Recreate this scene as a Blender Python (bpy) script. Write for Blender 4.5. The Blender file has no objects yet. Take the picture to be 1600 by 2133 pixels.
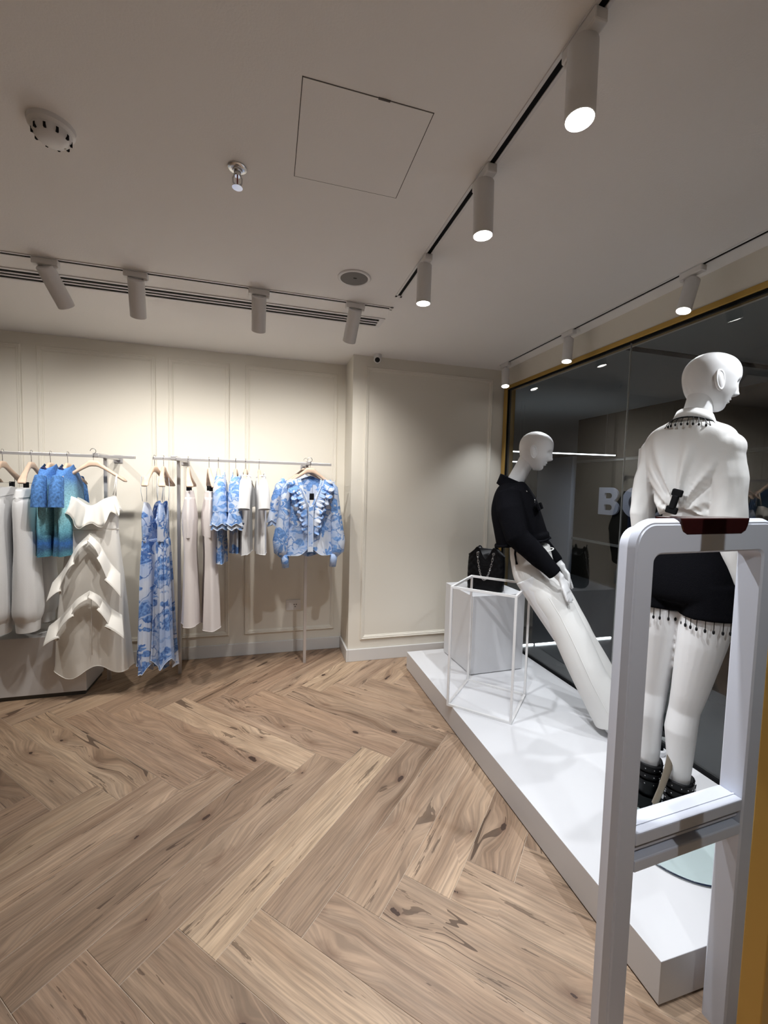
import bpy, bmesh, math, random
import numpy as np
from mathutils import Vector, Matrix, noise
S = bpy.context.scene
COL = S.collection
PI = math.pi
R = math.radians
random.seed(7)

# ------------------------------------------------------------------ camera
def cam_matrix():
    a, b, c = -0.271238141, -0.0625929321, -0.0250195623
    M = Matrix.Rotation(a, 3, 'Z') @ Matrix.Rotation(b, 3, 'X') @ Matrix.Rotation(c, 3, 'Y')
    r, f, u = M.col[0], M.col[1], M.col[2]
    m = Matrix.Identity(4)
    for i in range(3):
        m[i][0], m[i][1], m[i][2] = r[i], u[i], -f[i]
    m[2][3] = 1.42
    return m
cd = bpy.data.cameras.new('camera')
cd.sensor_fit = 'HORIZONTAL'; cd.sensor_width = 36.0
cd.lens = 36.0 * 869.37 / 1600.0
cd.clip_start = 0.02
cam = bpy.data.objects.new('camera', cd); COL.objects.link(cam)
cam.matrix_world = cam_matrix()
S.camera = cam

# ------------------------------------------------------------------ world, exposure
w = bpy.data.worlds.new('world'); S.world = w; w.use_nodes = True
w.node_tree.nodes['Background'].inputs[0].default_value = (0.80, 0.82, 0.9, 1)
w.node_tree.nodes['Background'].inputs[1].default_value = 0.07
S.view_settings.view_transform = 'Standard'
S.view_settings.look = 'None'
S.view_settings.exposure = 0.36
S.view_settings.gamma = 1.0
S.view_settings.use_curve_mapping = False
S.cycles.max_bounces = 8; S.cycles.diffuse_bounces = 4; S.cycles.glossy_bounces = 4; S.cycles.transmission_bounces = 8
S.cycles.caustics_reflective = False; S.cycles.caustics_refractive = False
S.cycles.adaptive_threshold = .02
LAMP = dict(wall=31.0, floor=46.0, window=27.0)      # watts of the three kinds of track spot

# ------------------------------------------------------------------ materials
MATS = {}
def mat(name, color=(.8, .8, .8), rough=.5, metal=0.0, bump=0.0, bscale=200.0, var=0.0, vscale=3.0, emit=0.0, coat=0.0, sheen=0.0, spec=.5, trans=0.0, stretch=(1, 1, 1)):
    if name in MATS: return MATS[name]
    m = bpy.data.materials.new(name); m.use_nodes = True
    nt = m.node_tree; b = nt.nodes['Principled BSDF']
    b.inputs['Base Color'].default_value = (*color, 1)
    b.inputs['Roughness'].default_value = rough
    b.inputs['Metallic'].default_value = metal
    b.inputs['Specular IOR Level'].default_value = spec
    b.inputs['Coat Weight'].default_value = coat
    b.inputs['Sheen Weight'].default_value = sheen
    b.inputs['Transmission Weight'].default_value = trans
    if emit:
        b.inputs['Emission Color'].default_value = (*color, 1); b.inputs['Emission Strength'].default_value = emit
    if bump or var:
        tc = nt.nodes.new('ShaderNodeTexCoord')
        mp = nt.nodes.new('ShaderNodeMapping'); mp.inputs['Scale'].default_value = stretch
        nt.links.new(tc.outputs['Object'], mp.inputs[0])
        if bump:
            n = nt.nodes.new('ShaderNodeTexNoise'); n.inputs['Scale'].default_value = bscale; n.inputs['Detail'].default_value = 3
            nt.links.new(mp.outputs[0], n.inputs['Vector'])
            bp = nt.nodes.new('ShaderNodeBump'); bp.inputs['Strength'].default_value = bump; bp.inputs['Distance'].default_value = .004
            nt.links.new(n.outputs['Fac'], bp.inputs['Height']); nt.links.new(bp.outputs[0], b.inputs['Normal'])
        if var:
            n = nt.nodes.new('ShaderNodeTexNoise'); n.inputs['Scale'].default_value = vscale; n.inputs['Detail'].default_value = 4
            nt.links.new(mp.outputs[0], n.inputs['Vector'])
            rp = nt.nodes.new('ShaderNodeValToRGB')
            rp.color_ramp.elements[0].position = .3; rp.color_ramp.elements[1].position = .7
            rp.color_ramp.elements[0].color = (*[c * (1 - var) for c in color], 1)
            rp.color_ramp.elements[1].color = (*[min(1, c * (1 + var)) for c in color], 1)
            nt.links.new(n.outputs['Fac'], rp.inputs[0]); nt.links.new(rp.outputs[0], b.inputs['Base Color'])
    MATS[name] = m
    return m

def N(nt, kind, **kw):
    n = nt.nodes.new('ShaderNode' + kind)
    for k, v in kw.items(): setattr(n, k, v)
    return n
def math_n(nt, op, a, b=None, c=None):
    n = N(nt, 'Math', operation=op)
    for i, x in enumerate((a, b, c)):
        if x is None: continue
        if isinstance(x, (int, float)): n.inputs[i].default_value = x
        else: nt.links.new(x, n.inputs[i])
    return n.outputs[0]
def ramp(nt, fac, stops):
    r = N(nt, 'ValToRGB'); e = r.color_ramp.elements
    while len(e) < len(stops): e.new(.5)
    for i, (p, c) in enumerate(stops):
        e[i].position = p; e[i].color = (*c, 1) if len(c) == 3 else c
    nt.links.new(fac, r.inputs[0]); return r.outputs[0]
def mixc(nt, fac, a, b, mode='MIX'):
    n = N(nt, 'Mix', data_type='RGBA', blend_type=mode)
    if isinstance(fac, (int, float)): n.inputs[0].default_value = fac
    else: nt.links.new(fac, n.inputs[0])
    for i, x in ((6, a), (7, b)):
        if isinstance(x, tuple): n.inputs[i].default_value = (*x, 1)
        else: nt.links.new(x, n.inputs[i])
    return n.outputs[2]

def wood_floor():
    m = bpy.data.materials.new('oak_floor'); m.use_nodes = True
    nt = m.node_tree; b = nt.nodes['Principled BSDF']; L = nt.links
    tc = N(nt, 'TexCoord'); oi = N(nt, 'ObjectInfo')
    off = N(nt, 'CombineXYZ')
    for i, k in enumerate((61.0, 37.0, 11.0)):
        L.new(math_n(nt, 'MULTIPLY', oi.outputs['Random'], k), off.inputs[i])
    v = N(nt, 'VectorMath', operation='ADD'); L.new(tc.outputs['Object'], v.inputs[0]); L.new(off.outputs[0], v.inputs[1])
    # slow bending of the grain
    bend = N(nt, 'TexNoise'); bend.inputs['Scale'].default_value = 2.0; bend.inputs['Detail'].default_value = 2
    L.new(v.outputs[0], bend.inputs['Vector'])
    bo = N(nt, 'VectorMath', operation='MULTIPLY_ADD'); L.new(bend.outputs['Color'], bo.inputs[0])
    bo.inputs[1].default_value = (0, .045, 0); L.new(v.outputs[0], bo.inputs[2])
    # knots
    vm = N(nt, 'Mapping'); vm.inputs['Scale'].default_value = (.75, 2.1, 1); L.new(v.outputs[0], vm.inputs[0])
    vo = N(nt, 'TexVoronoi'); vo.inputs['Scale'].default_value = 3.1; vo.inputs['Randomness'].default_value = 1.0
    vo.voronoi_dimensions = '2D'
    L.new(vm.outputs[0], vo.inputs['Vector'])
    wn = N(nt, 'TexWhiteNoise', noise_dimensions='3D'); L.new(vo.outputs['Position'], wn.inputs['Vector'])
    pick = math_n(nt, 'GREATER_THAN', wn.outputs['Value'], .45)
    ksz = math_n(nt, 'MULTIPLY_ADD', wn.outputs['Value'], .12, .0)
    near = math_n(nt, 'MULTIPLY', pick, math_n(nt, 'SUBTRACT', 1.0, math_n(nt, 'SMOOTH_MIN', math_n(nt, 'DIVIDE', vo.outputs['Distance'], .42), 1.0, .1)))
    pull = N(nt, 'CombineXYZ'); L.new(math_n(nt, 'MULTIPLY', near, .05), pull.inputs[1])
    gv = N(nt, 'VectorMath', operation='ADD'); L.new(bo.outputs[0], gv.inputs[0]); L.new(pull.outputs[0], gv.inputs[1])
    def noise_at(sx, sy, detail, rough=.6, src=gv):
        mp = N(nt, 'Mapping'); mp.inputs['Scale'].default_value = (sx, sy, 1); L.new(src.outputs[0], mp.inputs[0])
        n = N(nt, 'TexNoise'); n.inputs['Scale'].default_value = 1; n.inputs['Detail'].default_value = detail; n.inputs['Roughness'].default_value = rough
        L.new(mp.outputs[0], n.inputs['Vector']); return n.outputs['Fac']
    g1 = noise_at(1.6, 22, 6); g2 = noise_at(5, 130, 3); g3 = noise_at(.9, 5, 3)
    base = ramp(nt, g1, [(.26, (.19, .118, .079)), (.44, (.375, .265, .187)), (.70, (.51, .385, .288))])
    base = mixc(nt, .55, base, ramp(nt, g3, [(.3, (.262, .175, .122)), (.7, (.48, .36, .265))]), 'MIX')
    g4 = noise_at(.55, 6.5, 4, .65)
    base = mixc(nt, .8, base, ramp(nt, g4, [(.30, (.50, .43, .39)), (.44, (1.0, 1.0, 1.0)), (.72, (1.12, 1.10, 1.06))]), 'MULTIPLY')
    base = mixc(nt, .40, base, ramp(nt, g2, [(.36, (.30, .30, .30)), (.66, (1.38, 1.35, 1.30))]), 'MULTIPLY')
    tone = ramp(nt, oi.outputs['Random'], [(0, (.70, .66, .63)), (.25, (1.02, 1.0, .97)), (.5, (.88, .82, .78)), (.75, (1.20, 1.20, 1.14)), (1, (.98, .91, .87))])
    base = mixc(nt, 1.0, base, tone, 'MULTIPLY')
    # short dark streaks and long cracks
    cr = noise_at(.55, 8, 2); cm = noise_at(.9, 2.2, 1)
    line = math_n(nt, 'LESS_THAN', math_n(nt, 'ABSOLUTE', math_n(nt, 'SUBTRACT', cr, .5)), 0.0055)
    line = math_n(nt, 'MULTIPLY', line, math_n(nt, 'GREATER_THAN', cm, .55))
    st = math_n(nt, 'MULTIPLY', math_n(nt, 'GREATER_THAN', noise_at(3.0, 30, 4, .7), .635), .8)
    dark = math_n(nt, 'MAXIMUM', line, st)
    base = mixc(nt, math_n(nt, 'MULTIPLY', dark, .8), base, (.07, .042, .028))
    kn = N(nt, 'TexNoise'); kn.inputs['Scale'].default_value = 17; kn.inputs['Detail'].default_value = 4; L.new(v.outputs[0], kn.inputs['Vector'])
    kd = math_n(nt, 'ADD', vo.outputs['Distance'], math_n(nt, 'MULTIPLY_ADD', kn.outputs['Fac'], .34, -.15))
    halo = math_n(nt, 'MULTIPLY', pick, math_n(nt, 'SUBTRACT', 1.0, math_n(nt, 'MINIMUM', math_n(nt, 'DIVIDE', kd, .19), 1.0)))
    base = mixc(nt, math_n(nt, 'MULTIPLY', halo, .75), base, (.15, .085, .055))
    core = math_n(nt, 'MULTIPLY', pick, math_n(nt, 'LESS_THAN', kd, math_n(nt, 'SUBTRACT', ksz, .05)))
    base = mixc(nt, core, base, (.06, .035, .025))
    L.new(base, b.inputs['Base Color'])
    b.inputs['Roughness'].default_value = .5
    b.inputs['Specular IOR Level'].default_value = .35
    bp = N(nt, 'Bump'); bp.inputs['Strength'].default_value = .18; bp.inputs['Distance'].default_value = .002
    L.new(g2, bp.inputs['Height']); L.new(bp.outputs[0], b.inputs['Normal'])
    return m

def floral(name, bg, c1, c2, scale=7.0, dens=.5):
    m = bpy.data.materials.new(name); m.use_nodes = True
    nt = m.node_tree; b = nt.nodes['Principled BSDF']; L = nt.links
    tc = N(nt, 'TexCoord')
    oi = N(nt, 'ObjectInfo')
    off = N(nt, 'CombineXYZ')
    L.new(math_n(nt, 'MULTIPLY', oi.outputs['Random'], 5.0), off.inputs[2]); L.new(math_n(nt, 'MULTIPLY', oi.outputs['Random'], 3.0), off.inputs[0])
    ad = N(nt, 'VectorMath', operation='ADD'); L.new(tc.outputs['Object'], ad.inputs[0]); L.new(off.outputs[0], ad.inputs[1])
    sx = N(nt, 'SeparateXYZ'); L.new(ad.outputs[0], sx.inputs[0])
    cb = ad
    wn = N(nt, 'TexNoise'); wn.inputs['Scale'].default_value = 14; wn.inputs['Detail'].default_value = 2; L.new(cb.outputs[0], wn.inputs['Vector'])
    v = N(nt, 'VectorMath', operation='MULTIPLY_ADD'); L.new(wn.outputs['Color'], v.inputs[0]); v.inputs[1].default_value = (.07, .07, .07); L.new(cb.outputs[0], v.inputs[2])
    def petals(sc, k, r0, amp, soft):
        vo = N(nt, 'TexVoronoi'); vo.inputs['Scale'].default_value = sc
        L.new(v.outputs[0], vo.inputs['Vector'])
        d = N(nt, 'VectorMath', operation='SUBTRACT'); L.new(v.outputs[0], d.inputs[0]); L.new(vo.outputs['Position'], d.inputs[1])
        s = N(nt, 'SeparateXYZ'); L.new(d.outputs[0], s.inputs[0])
        th = math_n(nt, 'ARCTAN2', s.outputs[2], math_n(nt, 'ADD', s.outputs[0], s.outputs[1]))
        rr = math_n(nt, 'MULTIPLY_ADD', math_n(nt, 'COSINE', math_n(nt, 'MULTIPLY', th, k)), amp, r0)
        q = math_n(nt, 'DIVIDE', vo.outputs['Distance'], rr)
        ring = math_n(nt, 'SUBTRACT', 1.0, q)
        n = N(nt, 'MapRange'); L.new(ring, n.inputs[0]); n.inputs[1].default_value = 0; n.inputs[2].default_value = soft
        return n.outputs[0], q
    p1, q1 = petals(scale, 5.0, .44, .20, .12)
    p2, q2 = petals(scale * 1.7, 4.0, .42, .28, .1)
    fine = N(nt, 'TexNoise'); fine.inputs['Scale'].default_value = scale * 6; fine.inputs['Detail'].default_value = 3; L.new(v.outputs[0], fine.inputs['Vector'])
    big = N(nt, 'TexNoise'); big.inputs['Scale'].default_value = scale * .55; big.inputs['Detail'].default_value = 2; L.new(v.outputs[0], big.inputs['Vector'])
    wash = ramp(nt, big.outputs['Fac'], [(.40, bg), (.60, tuple(.45 * x + .55 * y for x, y in zip(bg, c1)))])
    shade = ramp(nt, fine.outputs['Fac'], [(.36, c2), (.62, c1)])
    col = mixc(nt, math_n(nt, 'MULTIPLY', p2, math_n(nt, 'GREATER_THAN', big.outputs['Fac'], .5)), wash, mixc(nt, .5, shade, wash))
    col = mixc(nt, math_n(nt, 'MULTIPLY', p1, math_n(nt, 'GREATER_THAN', big.outputs['Fac'], 1 - dens)), col, shade)
    vein = math_n(nt, 'LESS_THAN', math_n(nt, 'ABSOLUTE', math_n(nt, 'SUBTRACT', big.outputs['Fac'], .5)), .010)
    col = mixc(nt, math_n(nt, 'MULTIPLY', vein, .8), col, c2)
    L.new(col, b.inputs['Base Color']); b.inputs['Roughness'].default_value = .8
    b.inputs['Specular IOR Level'].default_value = .2
    return m

def ombre(name):
    m = bpy.data.materials.new(name); m.use_nodes = True
    nt = m.node_tree; b = nt.nodes['Principled BSDF']; L = nt.links
    tc = N(nt, 'TexCoord'); s = N(nt, 'SeparateXYZ'); L.new(tc.outputs['Object'], s.inputs[0])
    n = N(nt, 'TexNoise'); n.inputs['Scale'].default_value = 9; n.inputs['Detail'].default_value = 5; n.inputs['Roughness'].default_value = .7
    L.new(tc.outputs['Object'], n.inputs['Vector'])
    z = math_n(nt, 'ADD', s.outputs[2], math_n(nt, 'MULTIPLY_ADD', n.outputs['Fac'], .12, -.06))
    f = N(nt, 'MapRange'); L.new(z, f.inputs[0]); f.inputs[1].default_value = -.66; f.inputs[2].default_value = -.14
    col = ramp(nt, f.outputs[0], [(0, (.10, .33, .38)), (.14, (.035, .10, .20)), (.22, (.03, .13, .40)), (.28, (.05, .16, .27)), (.36, (.15, .42, .54)), (.62, (.34, .68, .76)), (.88, (.20, .42, .60)), (1, (.07, .2, .52))])
    u = math_n(nt, 'ADD', s.outputs[0], math_n(nt, 'MULTIPLY_ADD', n.outputs['Fac'], .1, -.05))
    pan = N(nt, 'MapRange'); L.new(u, pan.inputs[0]); pan.inputs[1].default_value = .06; pan.inputs[2].default_value = .0
    col = mixc(nt, math_n(nt, 'MULTIPLY', pan.outputs[0], .75), col, (.035, .085, .19))
    sp = N(nt, 'TexNoise'); sp.inputs['Scale'].default_value = 130; L.new(tc.outputs['Object'], sp.inputs['Vector'])
    col = mixc(nt, .45, col, ramp(nt, sp.outputs['Fac'], [(.35, (.45, .5, .55)), (.65, (1.5, 1.45, 1.4))]), 'MULTIPLY')
    L.new(col, b.inputs['Base Color']); b.inputs['Roughness'].default_value = .85
    return m

def glass_mat(name, tint=(.96, .985, .975), ior=1.5):
    m = bpy.data.materials.new(name); m.use_nodes = True
    b = m.node_tree.nodes['Principled BSDF']
    b.inputs['Base Color'].default_value = (*tint, 1); b.inputs['Roughness'].default_value = 0
    b.inputs['Transmission Weight'].default_value = 1; b.inputs['IOR'].default_value = ior
    return m

M_WALL = mat('cream_paint', (.75, .712, .635), .7, bump=.10, bscale=260, spec=.25)
M_CEIL = mat('ceiling_plaster', (.84, .82, .805), .85, bump=.12, bscale=180, spec=.2)
M_BASE = mat('grey_white_gloss', (.66, .65, .64), .4)
M_FLOOR = wood_floor()
M_GROUT = mat('plank_joint', (.66, .56, .45), .8)
M_WHITE = mat('white_laminate', (.69, .69, .71), .32)
M_WMET = mat('white_powder_coat', (.80, .79, .79), .42)
M_TRIMW = mat('white_plastic', (.74, .73, .73), .4)
M_DARK = mat('black_gap', (.007, .007, .008), .7, spec=.1)
M_STEEL = mat('satin_steel', (.60, .59, .60), .38, metal=.75)
M_CHROME = mat('chrome', (.62, .62, .63), .2, metal=1)
M_GOLD = mat('brass', (.50, .32, .085), .42, metal=.65)
M_LENS = mat('lit_lens', (1, .97, .92), .3, emit=14)
M_DLENS = mat('downlight_lens', (.95, .97, 1), .3, emit=6)
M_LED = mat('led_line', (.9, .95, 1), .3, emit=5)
M_WOODH = mat('beech_hanger', (.66, .49, .375), .45, var=.12, vscale=6, stretch=(1, 6, 6))
M_MANQ = mat('mannequin_white', (.80, .80, .81), .45)
M_BLACK = mat('black_denim', (.0045, .0045, .006), .9, bump=.5, bscale=350, spec=.04)
M_BLKL = mat('black_leather', (.004, .004, .005), .42, spec=.2)
M_COTTON = mat('white_cotton', (.80, .81, .83), .85, bump=.25, bscale=420, spec=.2)
M_SHIRT = mat('white_poplin', (.80, .79, .78), .8, bump=.1, bscale=400, spec=.25)
M_CREAM = mat('cream_satin', (.83, .81, .765), .42, sheen=.2, spec=.4)
M_PINK = mat('pale_crepe', (.76, .715, .71), .85, bump=.1, bscale=300, spec=.2)
M_TROUS = mat('ivory_twill', (.80, .79, .77), .75, bump=.1, bscale=400, spec=.25)
M_FLOR = floral('blue_floral_chiffon', (.60, .65, .76), (.20, .36, .70), (.055, .13, .37), 8.5, .62)
M_FLORB = floral('blue_floral_voile', (.64, .69, .79), (.22, .40, .77), (.11, .23, .52), 9.5, .66)
M_TRIMB = mat('pale_blue_piping', (.60, .68, .80), .8)
M_KNIT = ombre('blue_ombre_knit')
M_NAVY = mat('navy_rib', (.012, .02, .085), .9)
M_TEAL = floral('teal_print', (.05, .11, .12), (.11, .24, .25), (.03, .05, .07), 16, .6)
M_MAROON = mat('maroon_crepe', (.075, .02, .018), .8)
M_GATE = mat('gate_plastic', (.62, .645, .73), .36)
M_SMOKE = mat('dark_red_lens', (.035, .008, .008), .12)
def clear_sheet(name, tint, k=1.0):
    m = bpy.data.materials.new(name); m.use_nodes = True; nt = m.node_tree
    tr = N(nt, 'BsdfTransparent'); tr.inputs[0].default_value = (*tint, 1)
    gl = N(nt, 'BsdfGlossy'); gl.inputs['Roughness'].default_value = 0.0
    fr_ = N(nt, 'Fresnel'); fr_.inputs[0].default_value = 1.5
    mx = N(nt, 'MixShader'); ge = N(nt, 'NewGeometry'); nt.links.new(math_n(nt, 'MINIMUM', 1.0, math_n(nt, 'MULTIPLY', math_n(nt, 'MULTIPLY', fr_.outputs[0], k), math_n(nt, 'SUBTRACT', 1.0, ge.outputs['Backfacing']))), mx.inputs[0]); nt.links.new(tr.outputs[0], mx.inputs[1]); nt.links.new(gl.outputs[0], mx.inputs[2])
    nt.links.new(mx.outputs[0], nt.nodes['Material Output'].inputs[0]); return m
M_GLASS = clear_sheet('window_glass', (.97, .985, .98), 1.8)
M_DISC = clear_sheet('base_glass', (.93, .97, .965))
M_SPKG = mat('speaker_mesh', (.20, .19, .185), .7, bump=.5, bscale=900)
M_MALLF = mat('mall_tile', (.055, .058, .062), .22)
M_MALLC = mat('mall_ceiling', (.40, .43, .45), .8)
M_MALLW = mat('mall_shopfront', (.013, .012, .009), .6, spec=.2)
M_PILLAR = mat('mall_pillar', (.30, .33, .40), .6)
M_LETTER = mat('sign_letter', (.17, .18, .225), .5, emit=.10)
M_GREYW = mat('grey_band', (.16, .16, .155), .5)
M_NAVYG = mat('navy_panel', (.010, .014, .03), .4)

# ------------------------------------------------------------------ mesh helpers
class MB:
    def __init__(self): self.v = []; self.f = []
    def add(self, vs, fs):
        o = len(self.v); self.v += [tuple(p) for p in vs]; self.f += [tuple(i + o for i in f) for f in fs]; return self
    def box(self, c, s, rot=None):
        vs = []
        for x in (-.5, .5):
            for y in (-.5, .5):
                for z in (-.5, .5):
                    p = Vector((x * s[0], y * s[1], z * s[2]))
                    if rot is not None: p = rot @ p
                    vs.append(p + Vector(c))
        return self.add(vs, [(0, 1, 3, 2), (4, 6, 7, 5), (0, 4, 5, 1), (2, 3, 7, 6), (0, 2, 6, 4), (1, 5, 7, 3)])
    def span(self, a, b):
        return self.box([(x + y) / 2 for x, y in zip(a, b)], [abs(x - y) for x, y in zip(a, b)])
    def rings(self, rs, caps=True, closed=False):
        n = len(rs[0]); o = len(self.v)
        for r in rs: self.v += [tuple(p) for p in r]
        m = len(rs)
        for i in range(m if closed else m - 1):
            a, b = o + i * n, o + ((i + 1) % m) * n
            for j in range(n):
                k = (j + 1) % n
                self.f.append((a + j, a + k, b + k, b + j))
        if caps and not closed:
            self.f.append(tuple(o + j for j in reversed(range(n))))
            self.f.append(tuple(o + (m - 1) * n + j for j in range(n)))
        return self
    def tube(self, path, r, n=8, caps=True, closed=False, side=None, exp=2.0):
        P = [Vector(p) for p in path]; m = len(P); rs = []
        up = None
        for i in range(m):
            if closed: t = P[(i + 1) % m] - P[i - 1]
            else: t = P[min(i + 1, m - 1)] - P[max(i - 1, 0)]
            t = t.normalized() if t.length > 1e-9 else Vector((0, 0, 1))
            if side is not None:
                sd = Vector(side); b = (sd - t * sd.dot(t)).normalized()
            else:
                if up is None:
                    up = Vector((0, 0, 1)) if abs(t.z) < .9 else Vector((1, 0, 0))
                b = (up - t * up.dot(t)).normalized(); up = b
            a = t.cross(b)
            ri = r[i] if isinstance(r, list) else r
            ra, rb = ri if isinstance(ri, tuple) else (ri, ri)
            ring = []
            for k in range(n):
                th = 2 * PI * k / n; c, s = math.cos(th), math.sin(th)
                c = math.copysign(abs(c) ** (2 / exp), c); s = math.copysign(abs(s) ** (2 / exp), s)
                ring.append(P[i] + a * (ra * c) + b * (rb * s))
            rs.append(ring)
        return self.rings(rs, caps, closed)
    def cyl(self, p0, p1, r0, r1=None, n=20):
        return self.tube([p0, p1], [r0, r0 if r1 is None else r1], n)
    def lathe(self, prof, n=24, M=None, caps=True):
        rs = []
        for r, z in prof:
            ring = [Vector((r * math.cos(2 * PI * k / n), r * math.sin(2 * PI * k / n), z)) for k in range(n)]
            rs.append([M @ p for p in ring] if M is not None else ring)
        return self.rings(rs, caps)
    def ball(self, c, r, n=12, M=None):
        rr = r if isinstance(r, tuple) else (r, r, r); rs = []
        for i in range(1, n):
            ph = PI * i / n
            ring = [Vector((rr[0] * math.sin(ph) * math.cos(2 * PI * k / n), rr[1] * math.sin(ph) * math.sin(2 * PI * k / n), rr[2] * math.cos(ph))) for k in range(n)]
            rs.append([(M @ p if M is not None else p) + Vector(c) for p in ring])
        return self.rings(rs, True)
    def grid(self, rows):
        n = len(rows[0]); o = len(self.v)
        for r in rows: self.v += [tuple(p) for p in r]
        for i in range(len(rows) - 1):
            for j in range(n - 1):
                a = o + i * n + j; self.f.append((a, a + 1, a + n + 1, a + n))
        return self
    def build(self, name, m=None, parent=None, smooth=True, bevel=0.0, seg=2, angle=.7, off=None, thick=0.0, wrinkle=None, fuse=None, cut=None):
        me = bpy.data.meshes.new(name)
        vs = self.v if off is None else [tuple(a + b for a, b in zip(p, off)) for p in self.v]
        me.from_pydata(vs, [], self.f)
        bm = bmesh.new(); bm.from_mesh(me); bmesh.ops.recalc_face_normals(bm, faces=bm.faces); bm.to_mesh(me); bm.free()
        o = bpy.data.objects.new(name, me); COL.objects.link(o)
        if fuse:
            md = o.modifiers.new('r', 'REMESH'); md.mode = 'VOXEL'; md.voxel_size = fuse[0]
            sm = o.modifiers.new('s', 'SMOOTH'); sm.factor = .5; sm.iterations = fuse[1]
            dg = bpy.context.evaluated_depsgraph_get(); dg.update()
            nm = bpy.data.meshes.new_from_object(o.evaluated_get(dg)); o.modifiers.clear()
            o.data = nm; bpy.data.meshes.remove(me); me = nm; me.name = name
        if cut:
            bm = bmesh.new(); bm.from_mesh(me)
            for co, no in cut:
                r_ = bmesh.ops.bisect_plane(bm, geom=bm.verts[:] + bm.edges[:] + bm.faces[:], plane_co=co, plane_no=no, clear_outer=True)
                ed = [e for e in r_['geom_cut'] if isinstance(e, bmesh.types.BMEdge)]
                bmesh.ops.holes_fill(bm, edges=ed, sides=0)
            bm.to_mesh(me); bm.free()
        if wrinkle:
            amp, sc = wrinkle
            nr = [v.normal.copy() for v in me.vertices]
            for v, n_ in zip(me.vertices, nr):
                p = v.co
                q = Vector((p.x * sc[0], p.y * sc[1], p.z * sc[2]))
                d = noise.noise(q) + .5 * noise.noise(q * 2.1 + Vector((5, 3, 1)))
                v.co += n_ * (d * amp)
        if smooth:
            me.polygons.foreach_set('use_smooth', [True] * len(me.polygons))
            if cut: me.set_sharp_from_angle(angle=1.0)
            elif angle and not fuse: me.set_sharp_from_angle(angle=angle)
        if m: me.materials.append(m)
        if bevel:
            b = o.modifiers.new('bevel', 'BEVEL'); b.width = bevel; b.segments = seg; b.limit_method = 'ANGLE'
        if thick:
            b = o.modifiers.new('thick', 'SOLIDIFY'); b.thickness = thick; b.offset = 0
        if parent: o.parent = parent
        return o

def thing(name, label, cat, loc=(0, 0, 0), rotz=0.0, group=None):
    o = bpy.data.objects.new(name, None); COL.objects.link(o)
    o.empty_display_size = .05
    o.location = loc; o.rotation_euler = (0, 0, rotz); tag(o, label, cat, group); return o
def tag(o, label, cat, group=None):
    o['label'] = label; o['category'] = cat
    if group: o['group'] = group
    return o
def struct(o): o['kind'] = 'structure'; return o
def dup(root, loc=None, rotz=None, label=None):
    c = root.copy(); COL.objects.link(c)
    if loc is not None: c.location = loc
    if rotz is not None: c.rotation_euler = (0, 0, rotz)
    if label: c['label'] = label
    def kids(a, b):
        for ch in list(a.children):
            d = ch.copy(); COL.objects.link(d); d.parent = b; kids(ch, d)
    kids(root, c); return c
def lerp_rows(rows, sub):
    A = np.array(rows, float); out = []
    for i in range(len(A) - 1):
        p0, p1, p2, p3 = A[max(i - 1, 0)], A[i], A[i + 1], A[min(i + 2, len(A) - 1)]
        for k in range(sub):
            t = k / sub
            out.append(.5 * ((2 * p1) + (-p0 + p2) * t + (2 * p0 - 5 * p1 + 4 * p2 - p3) * t * t + (-p0 + 3 * p1 - 3 * p2 + p3) * t ** 3))
    out.append(A[-1]); return out

# ------------------------------------------------------------------ room shell
ZC, YB, YF, XJ, XW = 2.424, 3.543, 3.233, .625, 1.93
XL, YN = -3.3, -2.2
floor = struct(MB().span((XL, YN, -.06), (XW + .04, YB + .1, -.0016)).build('floor', M_GROUT, smooth=False))
def clip(poly, x0, x1, y0, y1):
    def cut(P, f, inter):
        out = []
        for i in range(len(P)):
            a, b = P[i], P[(i + 1) % len(P)]
            if f(a): out.append(a)
            if f(a) != f(b): out.append(inter(a, b))
        return out
    def ix(x): return lambda a, b: (x, a[1] + (b[1] - a[1]) * (x - a[0]) / (b[0] - a[0]))
    def iy(y): return lambda a, b: (a[0] + (b[0] - a[0]) * (y - a[1]) / (b[1] - a[1]), y)
    for f, g in ((lambda p: p[0] >= x0, ix(x0)), (lambda p: p[0] <= x1, ix(x1)), (lambda p: p[1] >= y0, iy(y0)), (lambda p: p[1] <= y1, iy(y1))):
        if poly: poly = cut(poly, f, g)
    return poly
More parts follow.
